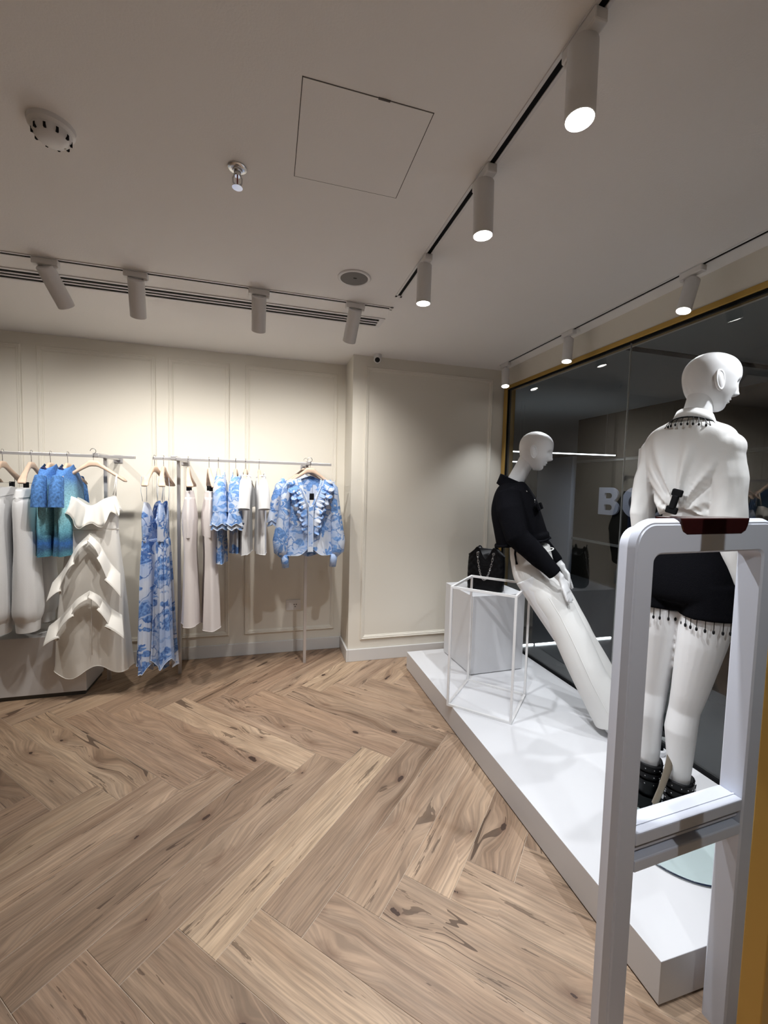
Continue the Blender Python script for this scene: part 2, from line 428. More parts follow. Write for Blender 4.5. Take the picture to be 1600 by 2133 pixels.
def plank(poly, ang, origin):
    c, s = math.cos(-ang), math.sin(-ang)
    loc = [((x - origin[0]) * c - (y - origin[1]) * s, (x - origin[0]) * s + (y - origin[1]) * c) for x, y in poly]
    cx = sum(p[0] for p in loc) / len(loc); cy = sum(p[1] for p in loc) / len(loc)
    def inset(d):
        out = []; n = len(loc)
        for i in range(n):
            p0, p1, p2 = Vector(loc[i - 1]), Vector(loc[i]), Vector(loc[(i + 1) % n])
            e0, e1 = (p1 - p0), (p2 - p1)
            if e0.length < 1e-6 or e1.length < 1e-6: out.append(tuple(p1)); continue
            n0, n1 = Vector((-e0.y, e0.x)).normalized(), Vector((-e1.y, e1.x)).normalized()
            bis = n0 + n1; k = d / max(.3, 1 + n0.dot(n1))
            out.append((p1.x + bis.x * k, p1.y + bis.y * k))
        return out
    area = sum(loc[i][0] * loc[(i + 1) % len(loc)][1] - loc[(i + 1) % len(loc)][0] * loc[i][1] for i in range(len(loc)))
    sg = 1 if area > 0 else -1
    if abs(area) < .004: return
    mb = MB()
    mb.rings([[(x, y, -.006) for x, y in inset(.0007 * sg)], [(x, y, -.0008) for x, y in inset(.0007 * sg)], [(x, y, 0) for x, y in inset(.0018 * sg)]])
    o = mb.build('plank', M_FLOOR, floor, smooth=False)
    o.location = (origin[0], origin[1], 0); o.rotation_euler = (0, 0, ang)
PW, PL = .1785, 1.09
STEP, RISE = PW * math.sqrt(2), PL / math.sqrt(2)
P0 = (-.507, 2.134)
k2 = 1 / math.sqrt(2)
for row in range(-6, 3):
    # top of row: tooth tops at y = P0.y + row*RISE ; 'a' planks rise to the right below even rows, 'b' planks rise to the left above them
    even = row % 2 == 0
    yt = P0[1] + row * RISE
    for k in range(-24, 26):
        x = P0[0] + k * STEP
        if even:      # plank hanging below this row, direction (1,1)
            o = (x, yt)
            q = [o, (x + PW * k2, yt - PW * k2)]
            poly = [q[0], (q[0][0] - PL * k2, q[0][1] - PL * k2), (q[1][0] - PL * k2, q[1][1] - PL * k2), q[1]]
            ang = PI / 4
        else:         # rows between: planks direction (-1,1), hung below this row
            xs = x - (RISE if True else 0)
            o = (xs, yt)
            q = [o, (xs - PW * k2, yt - PW * k2)]
            poly = [q[0], (q[0][0] + PL * k2, q[0][1] - PL * k2), (q[1][0] + PL * k2, q[1][1] - PL * k2), q[1]]
            ang = -PI / 4
        poly = clip(poly, -2.9, XW, -1.3, YB - .001)
        if poly and len(poly) > 2: plank(poly, ang, o)

wall_back = struct(MB().span((XL - .1, YB, -.06), (XJ, YB + .1, ZC + .1)).build('wall_back', M_WALL, smooth=False))
wall_front = struct(MB().span((XJ, YF, -.06), (XW + .05, YB + .1, ZC + .1)).build('wall_right', M_WALL, smooth=False))
wall_head = struct(MB().span((XW, .40, 2.282), (XW + .16, YF, ZC + .1)).build('wall_header', M_WALL, smooth=False))
wall_left = struct(MB().span((XL - .1, YN, -.06), (XL, YB, ZC + .1)).build('wall_left', M_WALL, smooth=False))
wall_near = struct(MB().span((XL, YN - .1, -.06), (XW + .16, YN, ZC + .1)).build('wall_rear', M_WALL, smooth=False))
ceil = MB().span((XL, YN, ZC), (XW, YB, ZC + .1))
ceiling = struct(ceil.build('ceiling', M_CEIL, smooth=False))

def frame_profile(rect, prof, flip=1):
    """mitred moulding round rect (x0,z0,x1,z1) on the plane y=0, standing out towards -y"""
    x0, z0, x1, z1 = rect; rs = []
    for d, h in prof:
        rs.append([(x0 + d, -h, z0 + d), (x1 - d, -h, z0 + d), (x1 - d, -h, z1 - d), (x0 + d, -h, z1 - d)])
    mb = MB(); n = 4; o = 0
    for r in rs: mb.v += r
    for i in range(len(rs) - 1):
        for j in range(4):
            k = (j + 1) % 4; mb.f.append((i * 4 + j, i * 4 + k, (i + 1) * 4 + k, (i + 1) * 4 + j))
    return mb
PROF = [(0, 0), (0, .006), (.004, .012), (.010, .014), (.016, .010), (.020, .011), (.026, .009), (.030, .004), (.034, .004), (.036, 0)]
for x0, x1 in ((-3.2, -2.52), (-2.42, -1.668), (-1.577, -.822), (-.737, -.300), (-.182, .556)):
    frame_profile((x0, .172, x1, 2.343), PROF).build('panel_moulding', M_WALL, wall_back, angle=.3, off=(0, YB, 0))
frame_profile((.722, .172, 1.833, 2.343), PROF).build('panel_moulding', M_WALL, wall_front, angle=.3, off=(0, YF, 0))
struct(MB().span((XL, YB - .016, 0), (XJ - .016, YB, .10)).build('baseboard_back', M_BASE, bevel=.003, smooth=False))
struct(MB().span((XJ - .016, YF - .016, 0), (XJ, YB, .10)).build('baseboard_jog', M_BASE, bevel=.003, smooth=False))
struct(MB().span((XJ, YF - .016, 0), (XW, YF, .10)).build('baseboard_right', M_BASE, bevel=.003, smooth=False))

# ------------------------------------------------------------------ shop window and entrance post
win = struct(bpy.data.objects.new('window_1', None)); COL.objects.link(win); win.location = (XW, 1.8, 0)
wo = (-XW, -1.8, 0)
fr = MB().span((XW - .006, .47, 2.253), (XW + .075, 3.206, 2.282)).span((XW - .006, 3.156, 0), (XW + .075, 3.206, 2.253))
fr.build('window_frame', M_GOLD, win, smooth=False, bevel=.002, off=wo)
gk = MB().span((XW + .001, .50, 2.245), (XW + .03, 3.156, 2.253)).span((XW + .001, 3.148, .12), (XW + .03, 3.156, 2.245)).span((XW + .001, .50, .10), (XW + .03, 3.148, .152))
gk.build('gasket', M_DARK, win, smooth=False, off=wo)
for y0, y1 in ((1.931, 3.148), (.50, 1.928)):
    MB().span((XW + .008, y0, .152), (XW + .016, y1, 2.245)).build('pane', M_GLASS, win, smooth=False, off=wo)
MB().span((XW + .007, 1.928, .152), (XW + .017, 1.931, 2.245)).build('pane_joint', mat('clear_silicone', (.30, .31, .31), .3), win, smooth=False, off=wo)
post = MB().span((.897, .50, 0), (.942, .54, ZC)).span((.942, .50, 2.253), (XW + .07, .54, 2.282))
struct(post.build('door_1', M_GOLD, smooth=False, bevel=.002))
win2 = struct(bpy.data.objects.new('window_2', None)); COL.objects.link(win2); win2.location = (1.4, .5, 0)
MB().span((.950, .515, .03), (1.915, .525, 2.253)).build('pane', M_GLASS, win2, smooth=False, off=(-1.4, -.5, 0))
MB().span((.943, .50, 0), (1.93, .54, .03)).build('window_sill', M_DARK, win2, smooth=False, off=(-1.4, -.5, 0))
MB().span((.9425, .50, .03), (.950, .54, 2.253)).build('gasket', M_DARK, win2, smooth=False, off=(-1.4, -.5, 0))

# ------------------------------------------------------------------ ceiling things
def track(name, label, a, b, groove_w=.012):
    a, b = Vector(a), Vector(b); d = (b - a); L = d.length; ang = math.atan2(d.y, d.x)
    t = thing(name, label, 'lighting track', (a.x, a.y, ZC), ang)
    MB().span((0, -.018, -.004), (L, -.008, 0)).span((0, .008, -.004), (L, .018, 0)).span((0, -.018, -.004), (.02, .018, -.0005)).span((L - .02, -.018, -.004), (L, .018, -.0005)).build('rail', M_TRIMW, t, smooth=False, bevel=.0008)
    MB().span((.02, -.008, -.0012), (L - .02, .008, 0)).build('groove', M_DARK, t, smooth=False)
    return t
def spot(label, loc, along, aim, rad, length, watts, cone, lit, group, drop=.045, lamp=True):
    """track spotlight: adapter on the track (direction 'along'), knuckle, can pointing along aim"""
    t = thing('track_spotlight', label, 'spotlight', (loc[0], loc[1], ZC), 0, group)
    rz = Matrix.Rotation(along, 3, 'Z')
    MB().box((0, 0, -.018), (.105, .034, .028), rz).box(rz @ Vector((.042, 0, -.036)), (.018, .022, .012), rz).build('adapter', M_TRIMW, t, bevel=.004, smooth=False)
    MB().cyl((0, 0, -.03), (0, 0, -drop - .012), .011, .008, 12).ball((0, 0, -drop - .012), .012, 10).build('knuckle', M_TRIMW, t)
    A = Vector(aim).normalized(); top = Vector((0, 0, -drop)) - A * .012
    q = A.to_track_quat('Z', 'Y').to_matrix()
    M = Matrix.Translation(top) @ q.to_4x4()
    prof = [(rad * .90, 0), (rad, .004), (rad, length), (rad * .93, length), (rad * .9, length - .006)]
    MB().lathe(prof, 28, M, True).build('can', M_TRIMW, t)
    e = M @ Vector((0, 0, length - .004))
    MB().lathe([(rad * .9, length - .005), (rad * .88, length - .002), (rad * .3, length + .0005)], 28, M).build('lens', M_LENS if lit else M_DLENS, t)
    if lamp:
        ld = bpy.data.lights.new('lamp', 'SPOT'); ld.energy = watts; ld.spot_size = R(cone); ld.spot_blend = .92 if lit == 1 else .55; ld.shadow_soft_size = rad * .55
        ld.color = (1.0, .965, .91) if not lit == 2 else (.93, .965, 1.0)
        lo = bpy.data.objects.new('lamp', ld); COL.objects.link(lo); lo.parent = t
        lo.location = M @ Vector((0, 0, length + .006)); lo.rotation_euler = A.to_track_quat('-Z', 'Y').to_euler()
    return t
track('lighting_track', 'long white track across the ceiling in front of the clothes wall, beside the slot grille', (-2.9, 2.338), (.672, 2.338))
track('lighting_track', 'track in the middle of the ceiling running from the camera to the slot grille', (.657, -1.9), (.657, 2.188))
track('lighting_track', 'track close to the shop window above the display platform', (1.823, .6), (1.823, 3.10))
gW = 'spotlights turned to the clothes wall'
gF = 'glowing spotlights on the middle track'
gP = 'glowing spotlights over the window platform'
spot('grey-white spotlight turned to the wall above the blue knit tops, leftmost of its track', (-.995, 2.338), 0, (.20, .62, -.68), .037, .18, LAMP['wall'], 116, 1, gW)
spot('spotlight turned to the wall above the cream ruffled dress, second on its track', (-.625, 2.338), 0, (-.10, .56, -.72), .037, .18, LAMP['wall'], 116, 1, gW)
spot('spotlight turned to the wall above the white T-shirts, third along its track', (-.054, 2.338), 0, (-.02, .58, -.72), .037, .18, LAMP['wall'], 116, 1, gW)
spot('spotlight turned to the wall nearest the ceiling speaker, last on its track', (.455, 2.338), 0, (-.06, .58, -.72), .037, .18, LAMP['wall'], 116, 1, gW)
spot('spotlight of the wall track out of the picture over the plinth', (-1.75, 2.338), 0, (.1, .58, -.72), .037, .18, LAMP['wall'], 116, 1, gW)
spot('smallest glowing spotlight of the middle track, beside the round speaker', (.657, 1.795), PI / 2, (0, .02, -1), .032, .165, LAMP['floor'], 106, 2, gF, .04)
spot('glowing spotlight in the middle of its track, between a larger and a smaller one', (.657, 1.268), PI / 2, (.02, 0, -1), .032, .165, LAMP['floor'], 106, 2, gF, .04)
spot('largest glowing spotlight of the middle track, at the top edge', (.657, .83), PI / 2, (-.03, -.04, -1), .032, .165, LAMP['floor'], 106, 2, gF, .04)
spot('unseen fill lamp added on the middle track just behind the camera', (.657, -.40), PI / 2, (.26, .62, -.74), .032, .165, LAMP['floor'] * .55, 76, 2, gF, .04)  # added out of view as fill, brightens the front of the gate
spot('unseen fill lamp added on the middle track farther behind the camera', (.657, -1.1), PI / 2, (-.1, 0, -1), .032, .165, LAMP['floor'] * 1.5, 84, 2, gF, .04)  # added out of view as fill, floor bounce lifts the whole room
spot('glowing spotlight over the black quilted bag, in the corner by the window', (1.823, 3.03), PI / 2, (-.12, -.25, -.95), .030, .15, LAMP['window'], 90, 2, gP, .06)
spot('glowing spotlight over the leaning mannequin by the window', (1.823, 2.30), PI / 2, (-.14, -.12, -.95), .030, .15, LAMP['window'], 90, 2, gP, .06)
spot('glowing spotlight over the white-shirted mannequin near the window', (1.823, 1.50), PI / 2, (-.30, -.02, -.95), .030, .15, LAMP['window'], 90, 2, gP, .06)
spot('spotlight of the window track near the entrance', (1.823, .85), PI / 2, (-.25, .12, -.95), .030, .15, LAMP['window'], 90, 2, gP, .06)

g = thing('slot_grille', 'white air grille with long black slots beside the wall track', 'air vent', (-2.9, 2.56, ZC))
L = 3.57
fr = MB().span((0, -.07, -.005), (L, -.052, 0)).span((0, .052, -.005), (L, .07, 0)).span((L - .03, -.052, -.005), (L, .052, 0)).span((0, -.052, -.005), (.03, .052, 0))
fr.build('frame', M_TRIMW, g, smooth=False, bevel=.001)
MB().span((.03, -.052, -.0008), (L - .03, .052, 0)).build('dark_cavity', M_DARK, g, smooth=False)
for y in (-.0225, .0125):
    MB().span((.03, y - .001, -.005), (L - .03, y + .0115, -.0008)).build('slat', M_TRIMW, g, smooth=False)
ap = thing('access_panel', 'square flush access panel in the ceiling between the middle track and the sprinkler', 'hatch', (.248, 1.29, ZC))
def ring_gap(h, d, z): return MB().span((-h, -h, -z), (h, -h + d, 0)).span((-h, h - d, -z), (h, h, 0)).span((-h, -h, -z), (-h + d, h, 0)).span((h - d, -h, -z), (h, h, 0))
ring_gap(.175, .0022, .0006).build('joint', mat('hatch_joint', (.10, .09, .085), .8), ap, smooth=False)
MB().span((-.1725, -.1725, -.0012), (.1725, .1725, 0)).build('hatch_leaf', M_CEIL, ap, smooth=False)
MB().span((.02, -.176, -.0025), (.052, -.171, 0)).build('catch', mat('hatch_joint', (.1, .09, .085)), ap, smooth=False)
sm = thing('smoke_detector', 'round white smoke detector with slots on the ceiling', 'smoke detector', (-.605, 1.475, ZC), R(20))
MB().lathe([(.058, 0), (.056, -.012), (.050, -.016), (.048, -.018)], 36, None).build('base', M_TRIMW, sm)
MB().lathe([(.047, -.018), (.046, -.030), (.038, -.040), (.024, -.046), (.010, -.048)], 36, None).build('cover', M_TRIMW, sm)
for k in range(10):
    a = 2 * PI * k / 10; rz = Matrix.Rotation(a, 3, 'Z')
    MB().box(rz @ Vector((.0445, 0, -.031)), (.006, .006, .013), rz).build('slot', M_DARK, sm, smooth=False)
MB().ball((.03, .01, -.0435), .003, 8).build('indicator', mat('indicator', (.9, .9, .9), .2), sm)
sp = thing('sprinkler', 'chrome fire sprinkler with a red bulb in the ceiling', 'sprinkler', (-.103, 1.484, ZC))
MB().lathe([(.030, 0), (.030, -.003), (.026, -.006), (.016, -.007), (.015, -.012), (.011, -.013), (.011, -.024), (.009, -.026)], 28).build('rosette', M_CHROME, sp)
for s in (-1, 1):
    MB().tube([(s * .009, 0, -.024), (s * .014, 0, -.032), (s * .013, 0, -.046), (s * .005, 0, -.056), (0, 0, -.058)], .0026, 8).build('frame_arm', M_CHROME, sp)
MB().cyl((0, 0, -.026), (0, 0, -.050), .0022, .0022, 10).build('bulb', mat('red_bulb', (.25, .01, .01), .15), sp)
MB().lathe([(.004, -.056), (.016, -.0595), (.0165, -.061), (.004, -.061)], 20).build('deflector', M_CHROME, sp)
spk = thing('ceiling_speaker', 'round ceiling speaker with a grey mesh and white rim', 'speaker', (.394, 2.062, ZC))
MB().lathe([(.080, 0), (.080, -.004), (.076, -.007), (.067, -.006), (.066, -.003)], 48).build('rim', M_TRIMW, spk)
MB().lathe([(.066, -.003), (.045, -.006), (.01, -.007)], 48).build('mesh', M_SPKG, spk)
MB().box((.002, -.01, -.0072), (.016, .005, .0012)).build('badge', M_DARK, spk, smooth=False)
cc = thing('security_camera', 'small white dome camera with a dark lens where ceiling and cream wall meet', 'camera', (.80, 3.17, ZC))
MB().cyl((0, 0, 0), (0, 0, -.022), .030, .030, 24).build('mount', M_TRIMW, cc)
q = Vector((-.25, -.85, -.5)).normalized().to_track_quat('Z', 'Y').to_matrix().to_4x4()
Mc = Matrix.Translation((0, 0, -.036)) @ q
MB().lathe([(.006, -.028), (.022, -.022), (.029, -.006), (.029, .012), (.025, .022), (.020, .022)], 24, Mc).build('housing', M_TRIMW, cc)
MB().lathe([(.0195, .021), (.018, .024), (.010, .028), (.003, .029)], 24, Mc).build('lens', M_BLKL, cc)
so = thing('wall_socket', 'white power socket low on the cream panelled wall', 'socket', (.21, YB, .398))
MB().span((-.06, -.009, -.044), (.06, 0, .044)).build('plate', M_TRIMW, so, bevel=.003, smooth=False)
MB().span((-.036, -.0105, -.026), (.042, -.0085, .026)).build('insert', M_TRIMW, so, bevel=.001, smooth=False)
for x, z in ((.006, .006), (.024, .006), (.015, -.012)):
    MB().cyl((x, -.0115, z), (x, -.009, z), .0042, .0042, 12).build('hole', M_DARK, so)

# ------------------------------------------------------------------ display platform, plinths
pf = thing('display_platform', 'long low glossy white platform along the shop window', 'platform', (1.485, 1.91, 0))
MB().span((1.049, .816, .006), (1.938, 3.006, .135)).build('deck', M_WHITE, pf, smooth=False, bevel=.0015, off=(-1.485, -1.91, 0))
MB().span((1.056, .823, 0), (1.93, 3.0, .006)).build('shadow_gap', M_DARK, pf, smooth=False, off=(-1.485, -1.91, 0))
pd = thing('pedestal', 'white cube pedestal under the black quilted bag on the platform', 'pedestal', (1.545, 2.74, .135), R(2))
MB().span((-.207, -.21, .006), (.207, .21, .550)).build('body', M_WHITE, pd, smooth=False, bevel=.0015)
MB().span((-.200, -.203, 0), (.200, .203, .006)).build('shadow_gap', mat('grey_gap', (.3, .3, .3)), pd, smooth=False)
pn = thing('plinth', 'low white plinth on the floor under the white trousers on the rack', 'plinth', (-1.8, 3.24, 0))
MB().span((-.75, -.155, .028), (.656, .145, .403)).build('body', M_WHITE, pn, smooth=False, bevel=.0015)
MB().span((-.74, -.145, 0), (.646, .14, .028)).build('toe_kick', mat('grey_kick', (.06, .058, .055)), pn, smooth=False)

# wire cube
wc = thing('wire_cube', 'white wire frame cube stand that the black-jacketed mannequin perches on', 'display stand', (1.290, 2.194, .135), R(-45.5))
h, H, r = .183, .715, .0065
cs = [(-h, -h), (h, -h), (h, h), (-h, h)]
for i in range(4):
    a, b = cs[i], cs[(i + 1) % 4]
    MB().span((a[0] - r, a[1] - r, 0), (a[0] + r, a[1] + r, H)).build('upright', M_WMET, wc, smooth=False, bevel=.001)
    for z in (r, H - r):
        lo = [min(a[j], b[j]) - r * (.98 if a[j] == b[j] else -1) for j in (0, 1)]; hi = [max(a[j], b[j]) + r * (.98 if a[j] == b[j] else -1) for j in (0, 1)]
        MB().span((lo[0], lo[1], z - r * .98), (hi[0], hi[1], z + r * .98)).build('rail', M_WMET, wc, smooth=False)

# ------------------------------------------------------------------ clothes racks, hangers
ZR = 1.566; YR = 3.128
def rack(label, x0, x1, posts, loc):
    t = thing('clothing_rack', label, 'clothing rack', loc)
    o = (-loc[0], -loc[1], 0)
    MB().span((x0, YR - .011, ZR - .009), (x1, YR + .011, ZR + .009)).build('hanging_rail', M_STEEL, t, smooth=False, bevel=.001, off=o)
    for x in posts:
        MB().span((x - .011, 3.278, 0), (x + .011, 3.302, 1.560)).build('post', M_STEEL, t, smooth=False, bevel=.001, off=o)
        MB().span((x - .016, YR - .018, 1.560), (x + .016, 3.535, 1.586)).span((x - .03, 3.535, 1.540), (x + .03, YB, 1.600)).build('arm', M_STEEL, t, smooth=False, bevel=.0015, off=o)
    return t
rack('grey metal wall rack above the white plinth, carrying the cream dress', -2.60, -.852, (-2.3, -1.078), (-1.7, 3.29, 0))
rack('grey metal wall rack standing on the floor, carrying blue floral clothes', -.749, .451, (-.62, .286), (-.17, 3.29, 0))

def hanger_bm():
    rs = []
    for i in range(-14, 15):
        t = i / 14; a = abs(t); u = .178 * t
        top = -.052 if a < .14 else -.052 - .118 * ((a - .14) / .86) ** .88
        bot = -.092 - .104 * max(0, (a - .10) / .9) ** 1.15 if a > .1 else -.092
        if a > .94: top -= .008; bot += .008
        d = .011 + .014 * a ** 2; w0 = .022 * a ** 2
        if a > .94: d *= .8
        c, hh = (top + bot) / 2, (top - bot) / 2
        rs.append([(u, w0 + d * math.copysign(abs(math.cos(q)) ** .8, math.cos(q)), c + hh * math.copysign(abs(math.sin(q)) ** .8, math.sin(q))) for q in [2 * PI * k / 12 for k in range(12)]])
    return MB().rings(rs)
def hook_bm():
    p = [(0, 0, -.055), (0, 0, -.030)]
    for k in range(13):
        a = R(-75 + 255 * k / 12); p.append((.017 * math.cos(a) * .92 - .002, 0, .0055 + .0165 * math.sin(a)))
    return MB().tube(p, .0019, 8)
def make_hanger(label, group, clips=False):
    t = thing('clothes_hanger', label, 'hanger', (0, 0, 0), 0, group)
    hanger_bm().build('shoulder_bar', M_WOODH, t, angle=0)
    hook_bm().build('hook', M_CHROME, t, angle=0)
    if clips:
        c = MB().tube([(-.12, .004, -.150), (-.12, .004, -.185), (.12, .004, -.185), (.12, .004, -.150)], .002, 8).build('clip_bar', M_CHROME, t, angle=0)
        for s in (-1, 1):
            MB().span((s * .085 - .012, -.006, -.212), (s * .085 + .012, .016, -.178)).build('clip', M_DARK, t, smooth=False, bevel=.002)
    return t
HG = 'wooden hangers on the wall racks'
hp = make_hanger('wooden hanger carrying the nearer blue ombre knit top beside the white trousers', HG)
hc = make_hanger('wooden clip hanger of the white cuffed trousers beside the knit tops', HG, True)
hp.location = (-1.332, YR, ZR); hp.rotation_euler = (0, 0, -PI / 2)
hc.location = (-1.434, YR, ZR); hc.rotation_euler = (0, 0, -PI / 2 + .04)
def hang(x, rz, label, clips=False, y=YR, z=ZR): return dup(hc if clips else hp, (x, y, z), rz, label)
SIDE = -PI / 2
hang(-1.584, SIDE + .02, 'wooden clip hanger at the left edge of the picture holding white trousers', True)
hang(-1.715, SIDE, 'wooden hanger holding the dark teal print dress')
hang(-1.238, SIDE - .02, 'wooden hanger carrying the second knit top, next to the cream dress')
hang(-1.083, .04, 'wooden hanger facing forward with the cream ruffled dress', y=3.096, z=1.590)
hang(-.738, SIDE - .22, 'wooden hanger of the first blue floral long dress')
hang(-.683, SIDE + .03, 'wooden hanger of the fuller blue floral long dress')
hang(-.530, SIDE + .10, 'wooden clip hanger of the pale trousers beside the rack post', True)
hang(-.398, SIDE + .22, 'wooden clip hanger of the pale trousers next to the flutter-sleeve tops', True)
hang(-.337, SIDE + .1, 'wooden hanger of the first blue floral flutter-sleeve top')
hang(-.223, SIDE - .04, 'wooden hanger of the second blue floral flutter-sleeve top')
hang(-.156, SIDE - .06, 'wooden hanger of the plain white T-shirt')
hang(-.065, SIDE + .03, 'wooden hanger of the white T-shirt with a small black mark')
hang(.292, -.02, 'wooden hanger facing forward with the blue ruffled blouse', y=3.088, z=1.590)
hang(.272, .25, 'dark shaded wooden hanger behind the blue ruffled blouse', y=3.205, z=1.590)

# ------------------------------------------------------------------ clothes
def cloth(rows, n=56, sub=5, freq=(5, 9), ph=0.0, exp=2.2, cap=False, seed=0):
    """rows: z, cu, cw, a, b, amp, slope"""
    rr = lerp_rows(rows, sub); rng = random.Random(seed); p1, p2, p3 = [rng.uniform(0, 6.28) for _ in range(3)]
    rs = []
    for z, cu, cw, a, b, amp, sl in rr:
        ring = []
        for k in range(n):
            th = 2 * PI * k / n; c, s = math.cos(th), math.sin(th)
            m = 1 + amp * (.6 * math.sin(freq[0] * th + p1 + ph * z) + .4 * math.sin(freq[1] * th + p2 - ph * .6 * z))
            mb = 1 + 1.6 * amp * (.55 * math.sin(freq[0] * th + p3) + .45 * math.sin(freq[1] * th + p2 + ph * z))
            x = a * math.copysign(abs(c) ** (2 / exp), c) * m; y = b * math.copysign(abs(s) ** (2 / exp), s) * mb
            ring.append(Vector((cu + x, cw + y, z - sl * abs(x))))
        rs.append(ring)
    mb = MB().rings(rs, False)
    if cap: mb.f.append(tuple(reversed(range(n))))
    return mb, rs
def garment(name, label, cat, loc, rz, group=None): return thing(name, label, cat, loc, rz, group)
def hem_line(ring, r, name, m, parent): return MB().tube(ring, r, 6, closed=True).build(name, m, parent, angle=0)

# dark teal print dress and maroon skirt at the left edge
t = garment('print_dress', 'dark teal printed dress cut off by the left picture edge', 'dress', (-1.715, YR, ZR), SIDE)
mb, rs = cloth([(-.075, 0, 0, .05, .03, 0, .55), (-.085, 0, 0, .165, .035, 0, .60), (-.2, 0, .0, .175, .045, .02, .35), (-.5, 0, 0, .165, .05, .04, .05), (-.95, 0, 0, .185, .05, .08, 0)], cap=True, seed=2)
mb.build('bodice', M_TEAL, t, angle=0)
def trousers(label, x, rz, m, white, seed, zb=-1.085):
    t = garment('trousers', label, 'trousers', (x, YR, ZR), rz, 'white cuffed trousers on the left rack' if white else 'pale straight trousers on the right rack')
    if white:
        mb, rs = cloth([(-.205, 0, 0, .160, .035, .0, .12), (-.255, 0, 0, .172, .048, .0, .10)], n=90, sub=4, cap=True, seed=seed)
        for i, p in enumerate(mb.v):
            q = .0035 * (-1) ** (i % 90)
            mb.v[i] = (p[0], p[1] + math.copysign(q, p[1]), p[2])
        mb.build('waistband', M_COTTON, t, angle=0)
        mb, _ = cloth([(-.253, 0, 0, .172, .047, 0, .10), (-.32, 0, 0, .172, .050, .02, .04), (-.40, 0, 0, .150, .040, .02, 0), (-.50, 0, 0, .10, .025, .0, 0)], seed=seed, cap=True)
        mb.build('seat', M_COTTON, t, angle=0)
        for s, lean in ((1, .0), (-1, .012)):
            mb, r2 = cloth([(-.275, s * .090, .0, .080, .044, .0, .1), (-.34, s * .092, .003, .088, .056, .02, 0), (-.60, s * .098, .008, .080, .060, .04, 0), (-.85, s * .102, .008, .086, .070, .05, 0), (-.98, s * .102, .006, .088, .074, .05, 0), (-1.035, s * .10, .004, .066, .060, .03, 0)], n=40, seed=seed + s, ph=3)
            mb.build('leg', M_COTTON, t, angle=0, wrinkle=(.004, (9, 9, 2.5)))
            mb, r2 = cloth([(-1.030, s * .10, .004, .068, .060, 0, 0), (zb - .01, s * .10, .004, .064, .056, .0, 0)], n=40, seed=seed)
            mb.build('cuff', M_COTTON, t, angle=0)
    else:
        mb, rs = cloth([(-.212, 0, 0, .150, .022, 0, .0), (-.255, 0, 0, .156, .030, 0, 0)], cap=True, seed=seed)
        mb.build('waistband', m, t, angle=0)
        mb, _ = cloth([(-.253, 0, 0, .156, .030, 0, 0), (-.38, 0, 0, .168, .048, .05, 0), (-.52, 0, 0, .165, .042, .05, 0)], cap=True, seed=seed)
        mb.build('seat', m, t, angle=0)
        for s in (1, -1):
            mb, r2 = cloth([(-.40, s * .085, 0, .080, .044, .06, 0), (-.65, s * .086, .004, .074, .038, .10, 0), (-.9, s * .088, .006, .082, .046, .14, 0), (zb, s * .09, .006, .092, .054, .15, 0)], n=48, seed=seed + s, freq=(3, 5), ph=1)
            mb.build('leg', m, t, angle=0)
            hem_line(r2[-1], .0018, 'hem', m, t)
    return t
trousers('white trousers with ribbed waistband at the left picture edge', -1.584, SIDE + .02, M_COTTON, True, 3, -1.09)
trousers('white trousers with ribbed waistband and cuffs, next to the blue knit tops', -1.434, SIDE + .02, M_COTTON, True, 9)
t = garment('maroon_skirt', 'dark maroon skirt hanging between the two white trousers', 'skirt', (-1.520, 3.215, ZR), SIDE)
mb, _ = cloth([(-.30, 0, 0, .07, .010, .0, 0), (-.5, 0, 0, .085, .016, .05, 0), (-.95, 0, 0, .10, .024, .1, 0)], seed=4, cap=True)
mb.build('panel', M_MAROON, t, angle=0)

def knit(label, x, rz, seed):
    t = garment('knit_top', label, 'top', (x, YR, ZR), rz, 'blue ombre knit tops')
    mb, rs = cloth([(-.060, 0, 0, .075, .030, 0, .42), (-.066, 0, 0, .168, .034, 0, .60), (-.15, 0, .002, .178, .046, .02, .42), (-.30, 0, .004, .162, .050, .04, .08), (-.5, 0, .004, .165, .054, .06, 0), (-.628, 0, .004, .172, .056, .08, 0)], seed=seed)
    mb.build('bodice', M_KNIT, t, angle=0, wrinkle=(.006, (12, 12, 4)))
    for s in (1, -1):
        MB().tube([(s * .150, .004, -.145), (s * .178, .006, -.20), (s * .192, .008, -.28), (s * .196, .008, -.325)], [(.034, .030), (.040, .036), (.041, .038), (.042, .039)], 20, caps=False, side=(0, 1, 0)).build('sleeve', mat('blue_sleeve_knit', (.06, .165, .40), .9, var=.5, vscale=70), t, angle=0)
    ring = [Vector((.085 * math.cos(a), .034 * math.sin(a), -.098 - (.03 if math.sin(a) > 0 else .0) * math.sin(a) * 2.2 + .010 * abs(math.cos(a)))) for a in [2 * PI * k / 28 for k in range(28)]]
    MB().tube(ring, .007, 8, closed=True).build('neckband', M_NAVY, t, angle=0)
    return t
knit('blue and teal ombre knit top next to the white trousers', -1.332, SIDE + .05, 11)
knit('blue and teal ombre knit top partly behind the cream dress', -1.238, SIDE + .02, 15)

